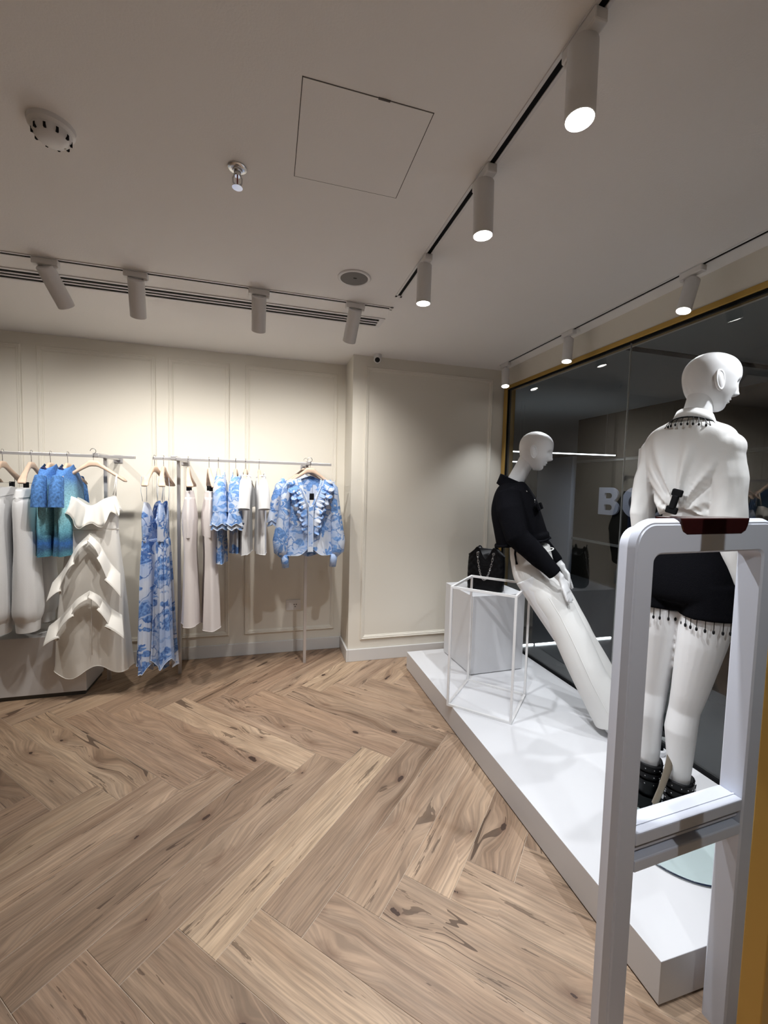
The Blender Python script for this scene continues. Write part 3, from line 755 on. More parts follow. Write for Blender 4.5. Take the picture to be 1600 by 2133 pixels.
# cream ruffled dress
t = garment('ruffled_dress', 'cream satin slip dress with cascading ruffles facing forward on its hanger', 'dress', (-1.083, 3.068, ZR), .03)
t.location = (-1.083, 3.085, 1.575)
z0 = 1.575
rows = [(1.275, .0, 0, .122, .040, 0, -.28), (1.20, 0, 0, .138, .050, .01, -.1), (1.10, 0, 0, .140, .048, .01, 0), (1.085, 0, 0, .139, .048, .0, 0), (.90, -.005, 0, .160, .056, .03, 0), (.65, -.01, 0, .186, .066, .05, 0), (.42, -.012, 0, .205, .078, .07, 0), (.185, -.012, 0, .226, .086, .09, 0)]
mb, rs = cloth([(a - z0, b, c, d, e, f, g_) for a, b, c, d, e, f, g_ in rows], n=96, seed=21, freq=(4, 7), ph=1.5)
for i, p in enumerate(mb.v):
    zz = p[2] + z0
    if zz < .5: mb.v[i] = (p[0], p[1], p[2] + (.5 - zz) * .10 * math.sin(p[0] * 22 + 1.1) + (.5 - zz) * p[0] * .10)
    if zz > 1.2: mb.v[i] = (p[0], p[1], p[2] - max(0, (zz - 1.18)) * .35 * math.exp(-(p[0] / .06) ** 2))
n_ = 96
mb.build('slip', M_CREAM, t, angle=0, wrinkle=(.004, (10, 10, 3)))
MB().tube(mb.v[-n_:], .0018, 6, closed=True).build('hem', M_CREAM, t, angle=0)
MB().tube([Vector((.1405 * math.cos(a), .0495 * math.sin(a), 1.092 - z0)) for a in [2 * PI * k / 40 for k in range(40)]], .0022, 6, closed=True).build('waist_seam', mat('beige_seam', (.62, .56, .48), .8), t, angle=0)
for s in (-1, 1):
    for dx in (-.006, .008):
        MB().tube([(s * .122 + dx, -.020, 1.318 - z0), (s * .128 + dx * .7, -.012, 1.38 - z0), (s * .131 + dx * .3, -.002, 1.438 - z0), (s * .130, .012, 1.452 - z0), (s * .126, .02, 1.42 - z0), (s * .118, .028, 1.305 - z0)], .003, 6).build('strap', M_CREAM, t, angle=0)
def ruffle(path, width, dirv, nrm, amp, waves, m, parent, name='ruffle', n=60, rows_=5, ph=0.0, edge=.0016, thick=.0012, gather=.35):
    P = lerp_rows(path, max(2, n // (len(path) - 1))); W = np.interp(np.linspace(0, 1, len(P)), np.linspace(0, 1, len(width)), width)
    D = lerp_rows(dirv, max(2, n // (len(path) - 1))) if isinstance(dirv[0], (tuple, list)) else [np.array(dirv)] * len(P)
    nrm = np.array(nrm, float); g = []
    for j in range(rows_):
        f = j / (rows_ - 1); row = []
        for i, p in enumerate(P):
            q_ = i / (len(P) - 1); d = np.array(D[i]); k_ = min(1, W[i] / .05)
            wv = math.sin(2 * PI * waves * q_ + ph) + .35 * math.sin(2 * PI * waves * 2.3 * q_ + ph * 2)
            wv2 = math.cos(2 * PI * waves * q_ + ph)
            q = np.array(p) + d * W[i] * f * (1 + gather * .5 * wv2) + nrm * (f * .012 + f ** 1.3 * amp * (.6 + wv) * k_)
            row.append(Vector(q))
        g.append(row)
    o = MB().grid(g).build(name, m, parent, angle=0, thick=thick)
    if edge: MB().tube(g[-1], edge, 6).build('ruffle_edge', m, o, angle=0)
    return o
def cascade(path, width, waves, ph, m, parent, n=110, rows_=9, s=1):
    P = lerp_rows(path, n // (len(path) - 1)); L_ = len(P); g = []
    W = np.interp(np.linspace(0, 1, L_), np.linspace(0, 1, len(width)), width)
    for j in range(rows_):
        f = j / (rows_ - 1); row = []
        for i, p in enumerate(P):
            q = i / (L_ - 1)
            tang = P[min(i + 1, L_ - 1)] - P[max(i - 1, 0)]; tang = tang / (np.linalg.norm(tang) + 1e-9)
            a = 2 * PI * waves * q ** .85 + ph
            d = np.array((-.28 * s * (1 - q), -.30, -1.0))
            w_ = W[i] * f
            row.append(Vector(np.array(p) + d * w_ * (1 - .22 * math.cos(a)) + tang * (w_ * .50 * math.sin(a)) + np.array((0, -1, 0)) * (.006 * f + w_ * .42 * (.5 + .5 * math.cos(a)))))
        g.append(row)
    o = MB().grid(g).build('ruffle', m, parent, angle=0, thick=.0012)
    MB().tube(g[-1], .0016, 6).build('ruffle_edge', m, o, angle=0)
# bust ruffle
for s in (-1, 1):
    pass
bp = []
for k in range(17):
    a = PI + PI * k / 16
    u = .128 * math.cos(a); bp.append((u, -.048 * abs(math.sin(a)) ** .7 - .006, 1.300 - z0 - .050 * math.exp(-(u / .06) ** 2) + .012 * (abs(u) / .128) ** 2))
bw = [.135 if 4 < k < 12 else .105 for k in range(17)]
bd = [((.42 * (p[0] / .128)), -.15, -1) for p in bp]
ruffle(bp, bw, bd, (0, -1, 0), .016, 4.5, M_CREAM, t, ph=1.2, n=128, gather=.35, rows_=8)
# cascading ruffles: two tiers, each a left and a right run
for zt_, ends, wid in ((1.072, ((-.205, .770), (.165, .815)), (.012, .05, .075, .12)), (.715, ((-.225, .500), (.175, .545)), (.012, .05, .075, .11))):
    for (ue, ze) in ends:
        s = 1 if ue > 0 else -1
        path = []
        for f in (0, .25, .5, .75, 1.0):
            u = ue * f; path.append((u + s * .010 * math.sin(PI * 2 * f), -.062 - .022 * math.sqrt(max(0, 1 - (u / .24) ** 2)) - (.012 if zt_ < 1 else 0), zt_ + (ze - zt_) * f ** 1.1 - z0))
        cascade(path, [.02, .05, .075, .10, .125], 2.8, 2.0 if s > 0 else 1.3, M_CREAM, t, s=s)
MB().tube([(.002, -.083, .70 - z0), (.004, -.090, .5 - z0), (.006, -.096, .30 - z0)], .0016, 6).build('front_seam', M_CREAM, t, angle=0)

# blue floral long dresses
def long_dress(label, x, y, rz, seed, a0, b0, a1, b1, hem, dark=False, cuh=.0):
    t = garment('floral_dress', label, 'dress', (x, y, ZR), rz, 'blue floral long dresses')
    mb, rs = cloth([(-.315, 0, 0, .105, .016, 0, -.25), (-.38, 0, 0, .132, .024, .01, 0), (-.545, 0, 0, .122, .026, .03, 0)], n=48, seed=seed)
    for i, p in enumerate(mb.v):
        if p[2] > -.40: mb.v[i] = (p[0], p[1], p[2] - max(0, p[2] + .42) * 1.0 * math.exp(-(p[0] / .035) ** 2))
    mb.build('bodice', M_FLOR, t, angle=0, wrinkle=(.004, (14, 14, 6)))
    mb, rs = cloth([(-.538, 0, 0, .122, .027, .03, 0), (-.565, 0, 0, a0 * .85, b0 * .8, .10, 0), (-.8, 0, 0, a0, b0, .16, 0), (-1.15, cuh * .5, 0, (a0 + a1) / 2, (b0 + b1) / 2, .20, 0), (hem, cuh, 0, a1, b1, .22, 0)], n=120, seed=seed + 3, freq=(7, 12), ph=1.2)
    nn = 120; m0 = len(mb.v) // nn
    for i, p in enumerate(mb.v):
        r_ = i // nn; f = max(0, (r_ / (m0 - 1) - .55) / .45)
        mb.v[i] = (p[0], p[1], p[2] + f * .06 * math.sin(p[0] * 16 + seed) - f * .025 * math.cos(p[1] * 40))
    mb.build('skirt', M_FLOR, t, angle=0)
    MB().tube(mb.v[-nn:], .0018, 6, closed=True).build('hem', M_TRIMB, t, angle=0)
    for s in (-1, 1):
        MB().tube([(s * .10, -.012, -.285), (s * .112, -.016, -.22), (s * .118, -.010, -.125), (s * .118, .012, -.120), (s * .110, .02, -.2), (s * .10, .014, -.285)], .0016, 6).build('strap', M_TRIMB, t, angle=0)
    return t
long_dress('narrow blue floral strappy long dress, first on the floor rack', -.752, 3.12, SIDE - .22, 31, .140, .042, .170, .060, -1.42)
long_dress('fuller blue floral strappy long dress hanging to the floor beside the rack post', -.680, 3.095, SIDE + .03, 37, .125, .044, .150, .066, -1.40)

trousers('pale pinkish straight trousers beside the rack post, with two long folds', -.520, SIDE + .10, M_PINK, False, 41, -1.115)
trousers('pale pinkish straight trousers next to the flutter-sleeve tops, seen edge-on', -.398, SIDE + .20, M_PINK, False, 47, -1.150)

def flutter(label, x, rz, seed, ln=-.70, face=False, y=YR, group='blue floral flutter-sleeve tops'):
    t = garment('flutter_top', label, 'top', (x, y, ZR), rz, group)
    mb, rs = cloth([(-.075, 0, 0, .07, .024, 0, .5), (-.082, 0, 0, .165, .028, 0, .58), (-.17, 0, .002, .172, .036, .03, .36), (-.32, 0, 0, .155, .036, .08, .05), (-.5, 0, 0, .150, .038, .12, 0), (ln, 0, 0, .158, .040, .16, 0)], n=80, seed=seed, freq=(5, 9), ph=2)
    mb.build('bodice', M_FLORB, t, angle=0)
    hem_line(mb.v[-80:], .0016, 'hem', M_TRIMB, t)
    for s in (1, -1):
        o = MB().tube([(s * .135, 0, -.120), (s * .170, .002, -.17), (s * .192, .004, -.26), (s * .198, .006, -.345)], [(.028, .028), (.038, .036), (.044, .042), (.050, .046)], 24, caps=False, side=(0, 1, 0)).build('sleeve', M_FLORB, t, angle=0)
        for z1, z2, r1, r2 in ((-.335, -.425, .049, .066), (-.40, -.455, .050, .060)):
            rings = []
            for j in range(4):
                f = j / 3; rings.append([Vector((s * .198 + (r1 + (r2 - r1) * f) * math.cos(a) * (1 + .12 * f * math.sin(6 * a)), .006 + (r1 + (r2 - r1) * f) * .82 * math.sin(a) * (1 + .16 * f * math.sin(7 * a + 1)), z1 + (z2 - z1) * f + .010 * f * math.sin(5 * a))) for a in [2 * PI * k / 48 for k in range(48)]])
            f_ = MB().rings(rings, False).build('sleeve_frill', M_FLORB, t, angle=0)
            MB().tube(rings[-1], .0020, 6, closed=True).build('frill_edge', M_TRIMB, f_, angle=0)
    return t
flutter('blue floral top with double-frilled sleeves, next to the pale trousers', -.322, SIDE + .05, 51, -.70)
flutter('blue floral top with a single wide sleeve frill, next to the white T-shirts', -.216, SIDE - .02, 57, -.63)

def tee(label, x, rz, seed, mark):
    t = garment('t_shirt', label, 't-shirt', (x, YR, ZR), rz, 'white T-shirts')
    mb, rs = cloth([(-.070, 0, 0, .070, .022, 0, .5), (-.078, 0, 0, .170, .026, 0, .60), (-.17, 0, .002, .182, .036, .02, .42), (-.33, 0, 0, .165, .034, .06, .06), (-.5, 0, 0, .166, .036, .09, 0), (-.640, 0, 0, .172, .038, .10, 0)], n=64, seed=seed)
    mb.build('bodice', M_COTTON, t, angle=0, wrinkle=(.004, (10, 10, 3)))
    hem_line(mb.v[-64:], .0018, 'hem', M_COTTON, t)
    for s in (1, -1):
        MB().tube([(s * .145, .002, -.140), (s * .178, .004, -.19), (s * .198, .006, -.26), (s * .212, .006, -.325)], [(.034, .028), (.041, .036), (.043, .038), (.044, .039)], 22, caps=False, side=(0, 1, 0)).build('sleeve', M_COTTON, t, angle=0)
    ring = [Vector((.080 * math.cos(a), .030 * math.sin(a), -.108 + .010 * abs(math.cos(a)))) for a in [2 * PI * k / 24 for k in range(24)]]
    MB().tube(ring, .005, 8, closed=True).build('neckband', M_COTTON, t, angle=0)
    if mark:
        MB().box((-.06, .0405, -.27), (.012, .002, .018)).build('chest_mark', M_DARK, t, smooth=False)
    return t
tee('plain white T-shirt between a floral top and another T-shirt', -.152, SIDE - .05, 61, False)
tee('white T-shirt with a small black chest mark, last before the gap', -.052, SIDE + .10, 67, True)

# front-facing ruffled blouse and the one behind it
def blouse(label, loc, rz):
    t = garment('ruffled_blouse', label, 'blouse', loc, rz, None)
    zb = loc[2]
    mb, rs = cloth([(-.085, 0, 0, .085, .030, 0, .40), (-.092, 0, 0, .150, .040, 0, .42), (-.17, 0, 0, .168, .046, .02, .22), (-.35, 0, 0, .158, .050, .03, 0), (-.55, 0, 0, .162, .054, .05, 0), (-.665, 0, 0, .168, .058, .07, 0)], n=80, seed=71, freq=(5, 8))
    for i, p in enumerate(mb.v):
        x, y, z = p
        if y < 0 and z > -.335:
            d = max(0, 1 - abs(x) / max(.004, (z + .335) * .30))
            z = z - min(d, 1) ** .5 * (z + .335) * .9
        if z < -.5: z = z + (-.5 - z) * .35 * math.exp(-(x / .05) ** 2) * (1 if y < 0 else -.4)
        mb.v[i] = (x, y, z)
    mb.build('bodice', M_FLORB, t, angle=0, wrinkle=(.004, (16, 16, 5)))
    hem_line(mb.v[-80:], .0016, 'hem', M_TRIMB, t)
    for s in (-1, 1):
        MB().tube([(s * .120, .0, -.130), (s * .158, -.002, -.18), (s * .176, -.004, -.30), (s * .192, -.006, -.44), (s * .208, -.008, -.56), (s * .205, -.008, -.63), (s * .178, -.008, -.672)], [(.030, .030), (.042, .040), (.044, .042), (.048, .044), (.056, .05), (.050, .044), (.026, .024)], 24, side=(0, 1, 0)).build('sleeve', M_FLORB, t, angle=0, wrinkle=(.006, (30, 30, 5)))
        c_ = MB().tube([(s * .178, -.008, -.660), (s * .176, -.010, -.70), (s * .170, -.010, -.755)], [(.030, .026), (.027, .022), (.024, .019)], 18, side=(0, 1, 0)).build('cuff', M_FLORB, t, angle=0)
        # collar trim, from shoulder to the point of the V and down the placket
        cp = [(s * .088, -.026, -.118), (s * .062, -.046, -.190), (s * .034, -.056, -.258), (s * .012, -.060, -.318)]
        for dx in (0, .016):
            MB().tube([(x + s * dx, y - .002, z) for x, y, z in cp], .0032, 6).build('collar_trim', M_TRIMB, t, angle=0)
        ruffle([(s * .098, -.030, -.110), (s * .080, -.048, -.18), (s * .056, -.058, -.245), (s * .032, -.062, -.305), (s * .024, -.064, -.40), (s * .022, -.066, -.50)], [.070, .075, .070, .070, .05, .030],
               [(s * .95, -.2, -.25), (s * .9, -.2, -.4), (s * .85, -.2, -.5), (s * .8, -.2, -.55), (s * .9, -.3, -.4), (s * .9, -.3, -.3)], (0, -1, 0), .013, 7.0, M_FLORB, t, n=140, ph=s, gather=.3)
        ruffle([(s * .074, -.052, -.175), (s * .050, -.064, -.24), (s * .030, -.070, -.31), (s * .020, -.072, -.44)], [.03, .045, .05, .04], [(s * .9, -.3, -.4)] * 4, (0, -1, 0), .010, 6.5, M_FLORB, t, n=120, ph=2 + s, gather=.3)
    MB().span((-.016, -.067, -.635), (.016, -.060, -.312)).build('placket', M_FLORB, t, smooth=False, bevel=.002)
    for x in (-.017, .017):
        MB().span((x - .0022, -.070, -.635), (x + .0022, -.061, -.312)).build('placket_trim', M_TRIMB, t, smooth=False)
    return t
t = blouse('blue floral blouse with ruffled V neck, facing forward at the rack end', (.295, 3.078, ZR), 0)
tg = thing('swing_tag', 'small black swing tag hanging in the neck of the ruffled blouse', 'tag', (.302, 3.052, 1.40))
MB().span((-.015, -.004, -.095), (.017, 0, -.048)).build('card', M_DARK, tg, smooth=False)
MB().span((-.012, -.0055, -.135), (.010, -.0045, -.095)).build('paper_label', mat('paper', (.75, .72, .66), .8), tg, smooth=False)
MB().tube([(.004, -.002, -.05), (.006, .0, -.02), (.006, .004, .012)], .001, 5).build('string', M_DARK, tg)
flutter('blue floral frilled top mostly hidden behind the ruffled blouse', .255, .12, 77, -.56, y=3.205, group=None)

# ------------------------------------------------------------------ quilted bag
bg = thing('quilted_bag', 'black quilted handbag with silver chain straps on the white pedestal', 'handbag', (1.535, 2.70, .685), R(-40))
def bag_ring(z, a, b, n=96):
    out = []
    for k in range(n):
        th = 2 * PI * k / n; c, s = math.cos(th), math.sin(th)
        out.append([a * math.copysign(abs(c) ** .55, c), b * math.copysign(abs(s) ** .6, s), z])
    return out
rs = []
nz = 44
for i in range(nz + 1):
    f = i / nz; z = .008 + .27 * f
    a = .128 + .004 * math.sin(PI * f); b = .066 * (1 - .45 * f ** 1.5)
    ring = bag_ring(z, a, b)
    for p in ring:
        x, y, zz = p
        q = abs(math.sin((x + z) * 62)) * abs(math.sin((x - z) * 62))
        p[1] = y + math.copysign(.006 * q ** .5 * min(1, abs(y) / .03), y)
        if f > .62:
            p[2] = zz + (f - .62) / .38 * np.interp(abs(x) / .128, [0, .18, .38, .50, .62, .80, 1], [-.055, -.035, .030, .034, .012, -.010, -.030])
    rs.append([tuple(p) for p in ring])
MB().rings([[(p[0] * .96, p[1] * .94, .0) for p in rs[0]]] + rs).build('body', M_BLKL, bg, angle=0)
MB().tube(rs[-1], .0038, 6, closed=True).build('rim', M_BLKL, bg, angle=0)
for sy in (-1, 1):
    for sx in (-1, 1):
        MB().lathe([(.010, -.003), (.012, 0), (.010, .003), (.006, .003), (.005, 0), (.006, -.003)], 14, Matrix.Translation((sx * .056, sy * .044, .268)) @ Matrix.Rotation(PI / 2, 4, 'X')).build('eyelet', M_CHROME, bg)
    pts = []
    for k in range(35):
        f = k / 34; x = -.056 + .112 * f; sag = 1 - (2 * f - 1) ** 2
        pts.append(Vector((x, sy * (.050 + .022 * sag), .268 - .185 * sag ** .85)))
    mb = MB()
    for k in range(34):
        p, q_ = pts[k], pts[k + 1]; d = (q_ - p); c = (p + q_) / 2; d.normalize()
        s_ = Vector((0, 1, 0)) if k % 2 else Vector((0, 1, 0)).cross(d)
        s_ = (s_ - d * s_.dot(d)).normalized(); L2 = (q_ - p).length * .78
        mb.tube([c + d * (L2 * math.cos(a)) + s_ * (.0055 * math.sin(a)) for a in [2 * PI * j / 10 for j in range(10)]], .0023, 5, closed=True)
    MB_ = mb.build('chain', M_CHROME, bg, angle=0)

# ------------------------------------------------------------------ mannequins
def head_mesh(seam=True):
    """head in local coordinates: chin at z=0, face towards +x, ear axis at x=0"""
    lev = [(.000, .040, .022, .016), (.006, .050, .004, .028), (.016, .056, -.012, .038), (.030, .062, -.034, .047), (.044, .068, -.058, .054), (.058, .075, -.070, .060),
           (.075, .083, -.078, .065), (.092, .088, -.083, .068), (.109, .093, -.087, .070), (.126, .097, -.089, .0715), (.143, .097, -.089, .0715), (.160, .094, -.086, .070), (.177, .086, -.079, .066), (.193, .072, -.067, .057), (.206, .052, -.050, .043), (.215, .030, -.030, .026), (.2195, .010, -.010, .009)]
    rr = lerp_rows(lev, 4); n = 64; rs = []
    G = lambda x, c, s: math.exp(-((x - c) / s) ** 2)
    for z, fx, bx, hw in rr:
        ring = []
        mid = .15 * fx + .85 * bx * .2; 
        for k in range(n):
            th = 2 * PI * k / n; c, s = math.cos(th), math.sin(th)
            ex = (fx - 0.0) if c > 0 else -bx
            x = ex * math.copysign(abs(c) ** .92, c); y = hw * math.copysign(abs(s) ** .92, s)
            if c > 0:
                an = math.atan2(s, c)
                x += .020 * G(an, 0, .17) * G(z, .063, .011) + .010 * G(an, 0, .13) * G(z, .080, .014) + .004 * G(an, 0, .12) * G(z, .098, .016)
                x -= .011 * (G(an, .42, .20) + G(an, -.42, .20)) * G(z, .102, .0105)
                x += .0065 * G(an, 0, .30) * (G(z, .043, .0045) + G(z, .033, .005)) - .005 * G(an, 0, .30) * G(z, .038, .0025)
                x -= .004 * G(an, 0, .4) * G(z, .024, .005)
                x -= .006 * G(an, 0, .25) * G(z, .052, .004)
            ring.append(Vector((x, y, z)))
        rs.append(ring)
    mb = MB().rings(rs)
    for s in (-1, 1):   # ears
        er = []
        M = Matrix.Translation((-.006, s * .066, .098)) @ Matrix.Rotation(s * R(-28), 4, 'Z') @ Matrix.Rotation(R(-10), 4, 'Y')
        for i in range(9):
            f = i / 8 * 2 * PI
        ring = []
        for k in range(24):
            a = 2 * PI * k / 24
            ring.append(M @ Vector((.017 * math.cos(a) * (1 + .15 * math.sin(a)), s * .013, .034 * math.sin(a))))
        mb.tube(ring, .005, 8, closed=True)
        mb.ball(M @ Vector((.0, s * .011, 0)), (.0175, .010, .034), 14, M.to_3x3())
    return mb
def finger_set(mb, wrist, d, palm_n, side, curl=.35, sc=1.0):
    """hand: palm and five fingers from wrist along d; side = direction of the thumb"""
    d = Vector(d).normalized(); sd = Vector(side); sd = (sd - d * sd.dot(d)).normalized(); n = Vector(palm_n); n = (n - d * n.dot(d) - sd * n.dot(sd)).normalized()
    w_ = Vector(wrist)
    mb.tube([w_ - d * .02, w_ + d * .015, w_ + d * .05 * sc, w_ + d * .082 * sc], [(.018, .022), (.014, .027), (.013, .034), (.010, .034)], 14, side=sd)
    for k, (o, ln) in enumerate(((.026, .066), (.009, .074), (-.008, .069), (-.025, .054))):
        b = w_ + d * .074 * sc + sd * o; p = [b]; dd = d + sd * o * 1.2
        for j, q in enumerate((.42, .32, .26)):
            dd = (dd + n * curl * .5).normalized(); p.append(p[-1] + dd * ln * q * sc)
        mb.tube(p, [.0085, .0082, .0074, .0058], 8)
    b = w_ + d * .022 * sc + sd * .024
    mb.tube([b, b + (d * .6 + sd * .6) * .034, b + (d * .85 + sd * .45 + n * .2) * .060, b + (d * 1.0 + sd * .3 + n * .3) * .082], [.0115, .0105, .009, .0065], 8)

# ---- leaning mannequin
ZP = .135
th = R(-40)
fdx = Vector((math.cos(th), math.sin(th)))
man = thing('mannequin', 'white mannequin in black cropped jacket leaning on the wire cube', 'mannequin', (1.47 + .015 * fdx.x, 2.10 + .015 * fdx.y, ZP), th)
off = (0, 0, -ZP)
b = MB()
# torso and neck, limbs: (forward, left, z)
b.tube([(-.02, 0, .97), (-.035, 0, 1.02), (-.055, 0, 1.12), (-.085, 0, 1.24), (-.115, 0, 1.36), (-.125, 0, 1.425), (-.12, 0, 1.455)], [(.07, .10), (.086, .125), (.075, .112), (.088, .135), (.080, .150), (.055, .105), (.045, .052)], 24, side=(0, 1, 0))
b.tube([(-.128, 0, 1.42), (-.108, 0, 1.475), (-.078, 0, 1.535), (-.045, 0, 1.60)], [.052, .047, .046, .047], 20)
for s in (-1, 1):
    b.tube([(-.0, s * .085, .93), (.10, s * .09, .78), (.26, s * .095, .52), (.40, s * .10, .24), (.455, s * .10, .16)], [.085, .078, .052, .042, .034], 18)
    sh = Vector((-.120, s * .150, 1.405)); el = Vector((-.045, s * .225, 1.165)); wr = Vector((.165, s * .175, .955))
    b.tube([sh, (sh + el) / 2 + Vector((-.01, s * .01, 0)), el, (el + wr) / 2, wr], [.044, .040, .034, .030, .021], 16)
    hd = Vector((.42, s * .03, -.9))
    finger_set(b, wr, hd, (-.9, -s * .1, -.4), (.35, -s * .8, .1), .10, .95)
b.build('body', M_MANQ, man, off=off, fuse=(.005, 4))
hd_ = head_mesh().build('head', M_MANQ, man, angle=0)
hd_.location = (-.018, 0, 1.532 - ZP); hd_.rotation_euler = (0, R(4), R(-1))
# jacket
j = MB()
def tor(rows, n=36, exp=2.4):
    """rows z, back, front, halfwidth -> rings"""
    out = []
    for z, bk, ft, hw in lerp_rows(rows, 4):
        c, a = (bk + ft) / 2, (ft - bk) / 2
        out.append([Vector((c + a * math.copysign(abs(math.cos(q)) ** (2 / exp), math.cos(q)), hw * math.copysign(abs(math.sin(q)) ** (2 / exp), math.sin(q)), z)) for q in [2 * PI * k / n for k in range(n)]])
    return out
rg = tor([(1.462, -.175, -.060, .062), (1.445, -.195, -.045, .105), (1.415, -.212, -.022, .158), (1.36, -.228, .012, .178), (1.29, -.238, .040, .182), (1.20, -.225, .070, .180), (1.10, -.205, .088, .174), (1.085, -.203, .088, .172)])
for r_ in rg[-6:]:
    for p in r_: p.z += .060 * max(0, (p.x + .20) / .29)
j.rings(rg)
for s in (-1, 1):
    sh = Vector((-.128, s * .150, 1.400)); el = Vector((-.050, s * .225, 1.165)); wr = Vector((.135, s * .190, .978))
    j.tube([sh, (sh * .6 + el * .4) + Vector((-.012, s * .012, 0)), el + Vector((-.012, 0, 0)), el * .45 + wr * .55, wr], [(.066, .060), (.074, .066), (.066, .056), (.054, .050), (.040, .042)], 20, side=(0, 1, 0))
jk = j.build('jacket', M_BLACK, man, off=off, fuse=(.007, 3), wrinkle=(.006, (9, 9, 6)))
ring0 = [Vector((-.122 + .076 * math.cos(q), .070 * math.sin(q), 1.462 - .42 * (.076 * math.cos(q)) + .014)) for q in [2 * PI * k / 30 for k in range(30)]]
ring1 = [Vector((-.124 + .084 * math.cos(q), .082 * math.sin(q), 1.430 - .52 * (.084 * math.cos(q)))) for q in [2 * PI * k / 30 for k in range(30)]]
ring2 = [Vector((-.122 + .094 * math.cos(q), .104 * math.sin(q), 1.400 - .56 * (.094 * math.cos(q)))) for q in [2 * PI * k / 30 for k in range(30)]]
MB().rings([[Vector((p.x * .98 - .003, p.y * .94, p.z - .03)) for p in ring0], ring0, ring1, ring2], False).build('collar', M_BLACK, jk, off=off, angle=0, thick=.005)
for x_, y_, z_ in ((-.035, -.104, 1.408), (-.075, -.112, 1.427), (.006, -.060, 1.360), (.004, -.062, 1.348)):
    MB().ball((x_, y_, z_), .006, 8).build('stud', M_CHROME, jk, off=off)
for s in (-1, 1):
    MB().box((.030, s * .095, 1.325), (.012, .085, .040), Matrix.Rotation(R(-22), 3, 'Y')).build('pocket_flap', M_BLACK, jk, off=off, bevel=.003, smooth=False)
MB().tube([p for p in [Vector((r_.x, r_.y, r_.z)) for r_ in rg[-1]]], .009, 8, closed=True).build('frayed_hem', M_BLACK, jk, off=off, angle=0, wrinkle=(.006, (150, 150, 150)))
# trousers
p_ = MB()
p_.rings(tor([(1.105, -.118, .095, .128), (1.06, -.122, .105, .138), (.98, -.112, .128, .158), (.90, -.092, .150, .168), (.855, -.050, .160, .165), (.83, -.0, .160, .14)]))
for s, pts in ((-1, [(-.005, -.070, 1.02), (.025, -.082, .93), (.098, -.088, .835), (.160, -.092, .752), (.232, -.098, .622), (.332, -.105, .420), (.452, -.110, .215), (.515, -.112, .10)]), (1, [(-.0, .068, 1.02), (.035, .078, .93), (.120, .082, .810), (.185, .084, .70), (.262, .084, .575), (.355, .082, .425), (.478, .080, .215), (.545, .078, .10)])):
    p_.tube(pts, [(.07, .06), (.096, .082), (.099, .090), (.094, .088), (.089, .088), (.090, .086), (.094, .076), (.095, .074)], 28, side=(0, 1, 0), exp=2.0)
tr = p_.build('trousers', M_TROUS, man, off=off, fuse=(.006, 3), wrinkle=(.0035, (6, 6, 4)), cut=[((.42, 0, .198 - ZP), (.42, 0, -.91))])
MB().tube([(.110, -.1765, .842), (.168, -.180, .757), (.238, -.186, .63), (.338, -.193, .428), (.440, -.187, .245)], .0022, 6).build('side_seam', M_TROUS, tr, off=off)
MB().tube([Vector((.0 + .115 * math.cos(q), .142 * math.sin(q), 1.065 + .02 * math.cos(q))) for q in [2 * PI * k / 36 for k in range(36)]], .003, 6, closed=True).build('waist_seam', M_TROUS, tr, off=off)
MB().tube([(-.075, -.112, 1.09), (-.080, -.120, 1.055), (-.072, -.135, 1.02), (-.066, -.140, 1.0)], [.010, .006, .004, .007], 8).build('waist_tie', M_DARK, tr, off=off)
def sneaker(heel, toe, name='shoe'):
    heel, toe = Vector(heel), Vector(toe); d = toe - heel; L = d.length; ang = math.atan2(d.y, d.x); rz = Matrix.Rotation(ang, 4, 'Z')
    M = Matrix.Translation(heel) @ rz
    def outline(sc, z, x0=0.0):
        out = []
        for k in range(32):
            q = 2 * PI * k / 32; c, s = math.cos(q), math.sin(q)
            x = L / 2 + L / 2 * sc * math.copysign(abs(c) ** .75, c)
            hw = (.036 + .010 * math.sin(PI * min(1, max(0, (x / L))) * .9)) * sc
            out.append(M @ Vector((x, hw * math.copysign(abs(s) ** .8, s), z)))
        return out
    sole = MB().rings([outline(1.0, .001), outline(1.03, .008), outline(1.02, .024), outline(.97, .027)])
    up = MB()
    rs = []
    for f in np.linspace(0, 1, 14):
        x = .008 + (L - .016) * f
        hgt = .070 - .030 * max(0, (f - .35) / .65) ** .8 if f < .97 else .03
        hgt = .078 if f < .25 else hgt
        hw = .032 * (1 - abs(2 * f - 1) ** 4) + .006 + .006 * math.sin(PI * f)
        rs.append([M @ Vector((x, hw * math.cos(q), .020 + (hgt - .0) * max(0, math.sin(q)) ** .7 * .85)) for q in [2 * PI * k / 16 for k in range(16)]])
    up.rings(rs)
    return sole, up
for hl, to in (((.448, -.100, ZP), (.672, -.186, ZP)), ((.510, .055, ZP), (.752, -.035, ZP))):
    so_, up_ = sneaker(hl, to)
    s_o = up_.build('shoe', M_BLACK, man, off=off, angle=0)
    so_.build('sole', M_WHITE, s_o, off=off)

# ---- standing mannequin (back to the shop, facing the window)
ms = thing('mannequin', 'white mannequin in white shirt and black fringed shorts behind the security gate', 'mannequin', (1.52, 1.17, ZP), R(12))
b = MB()
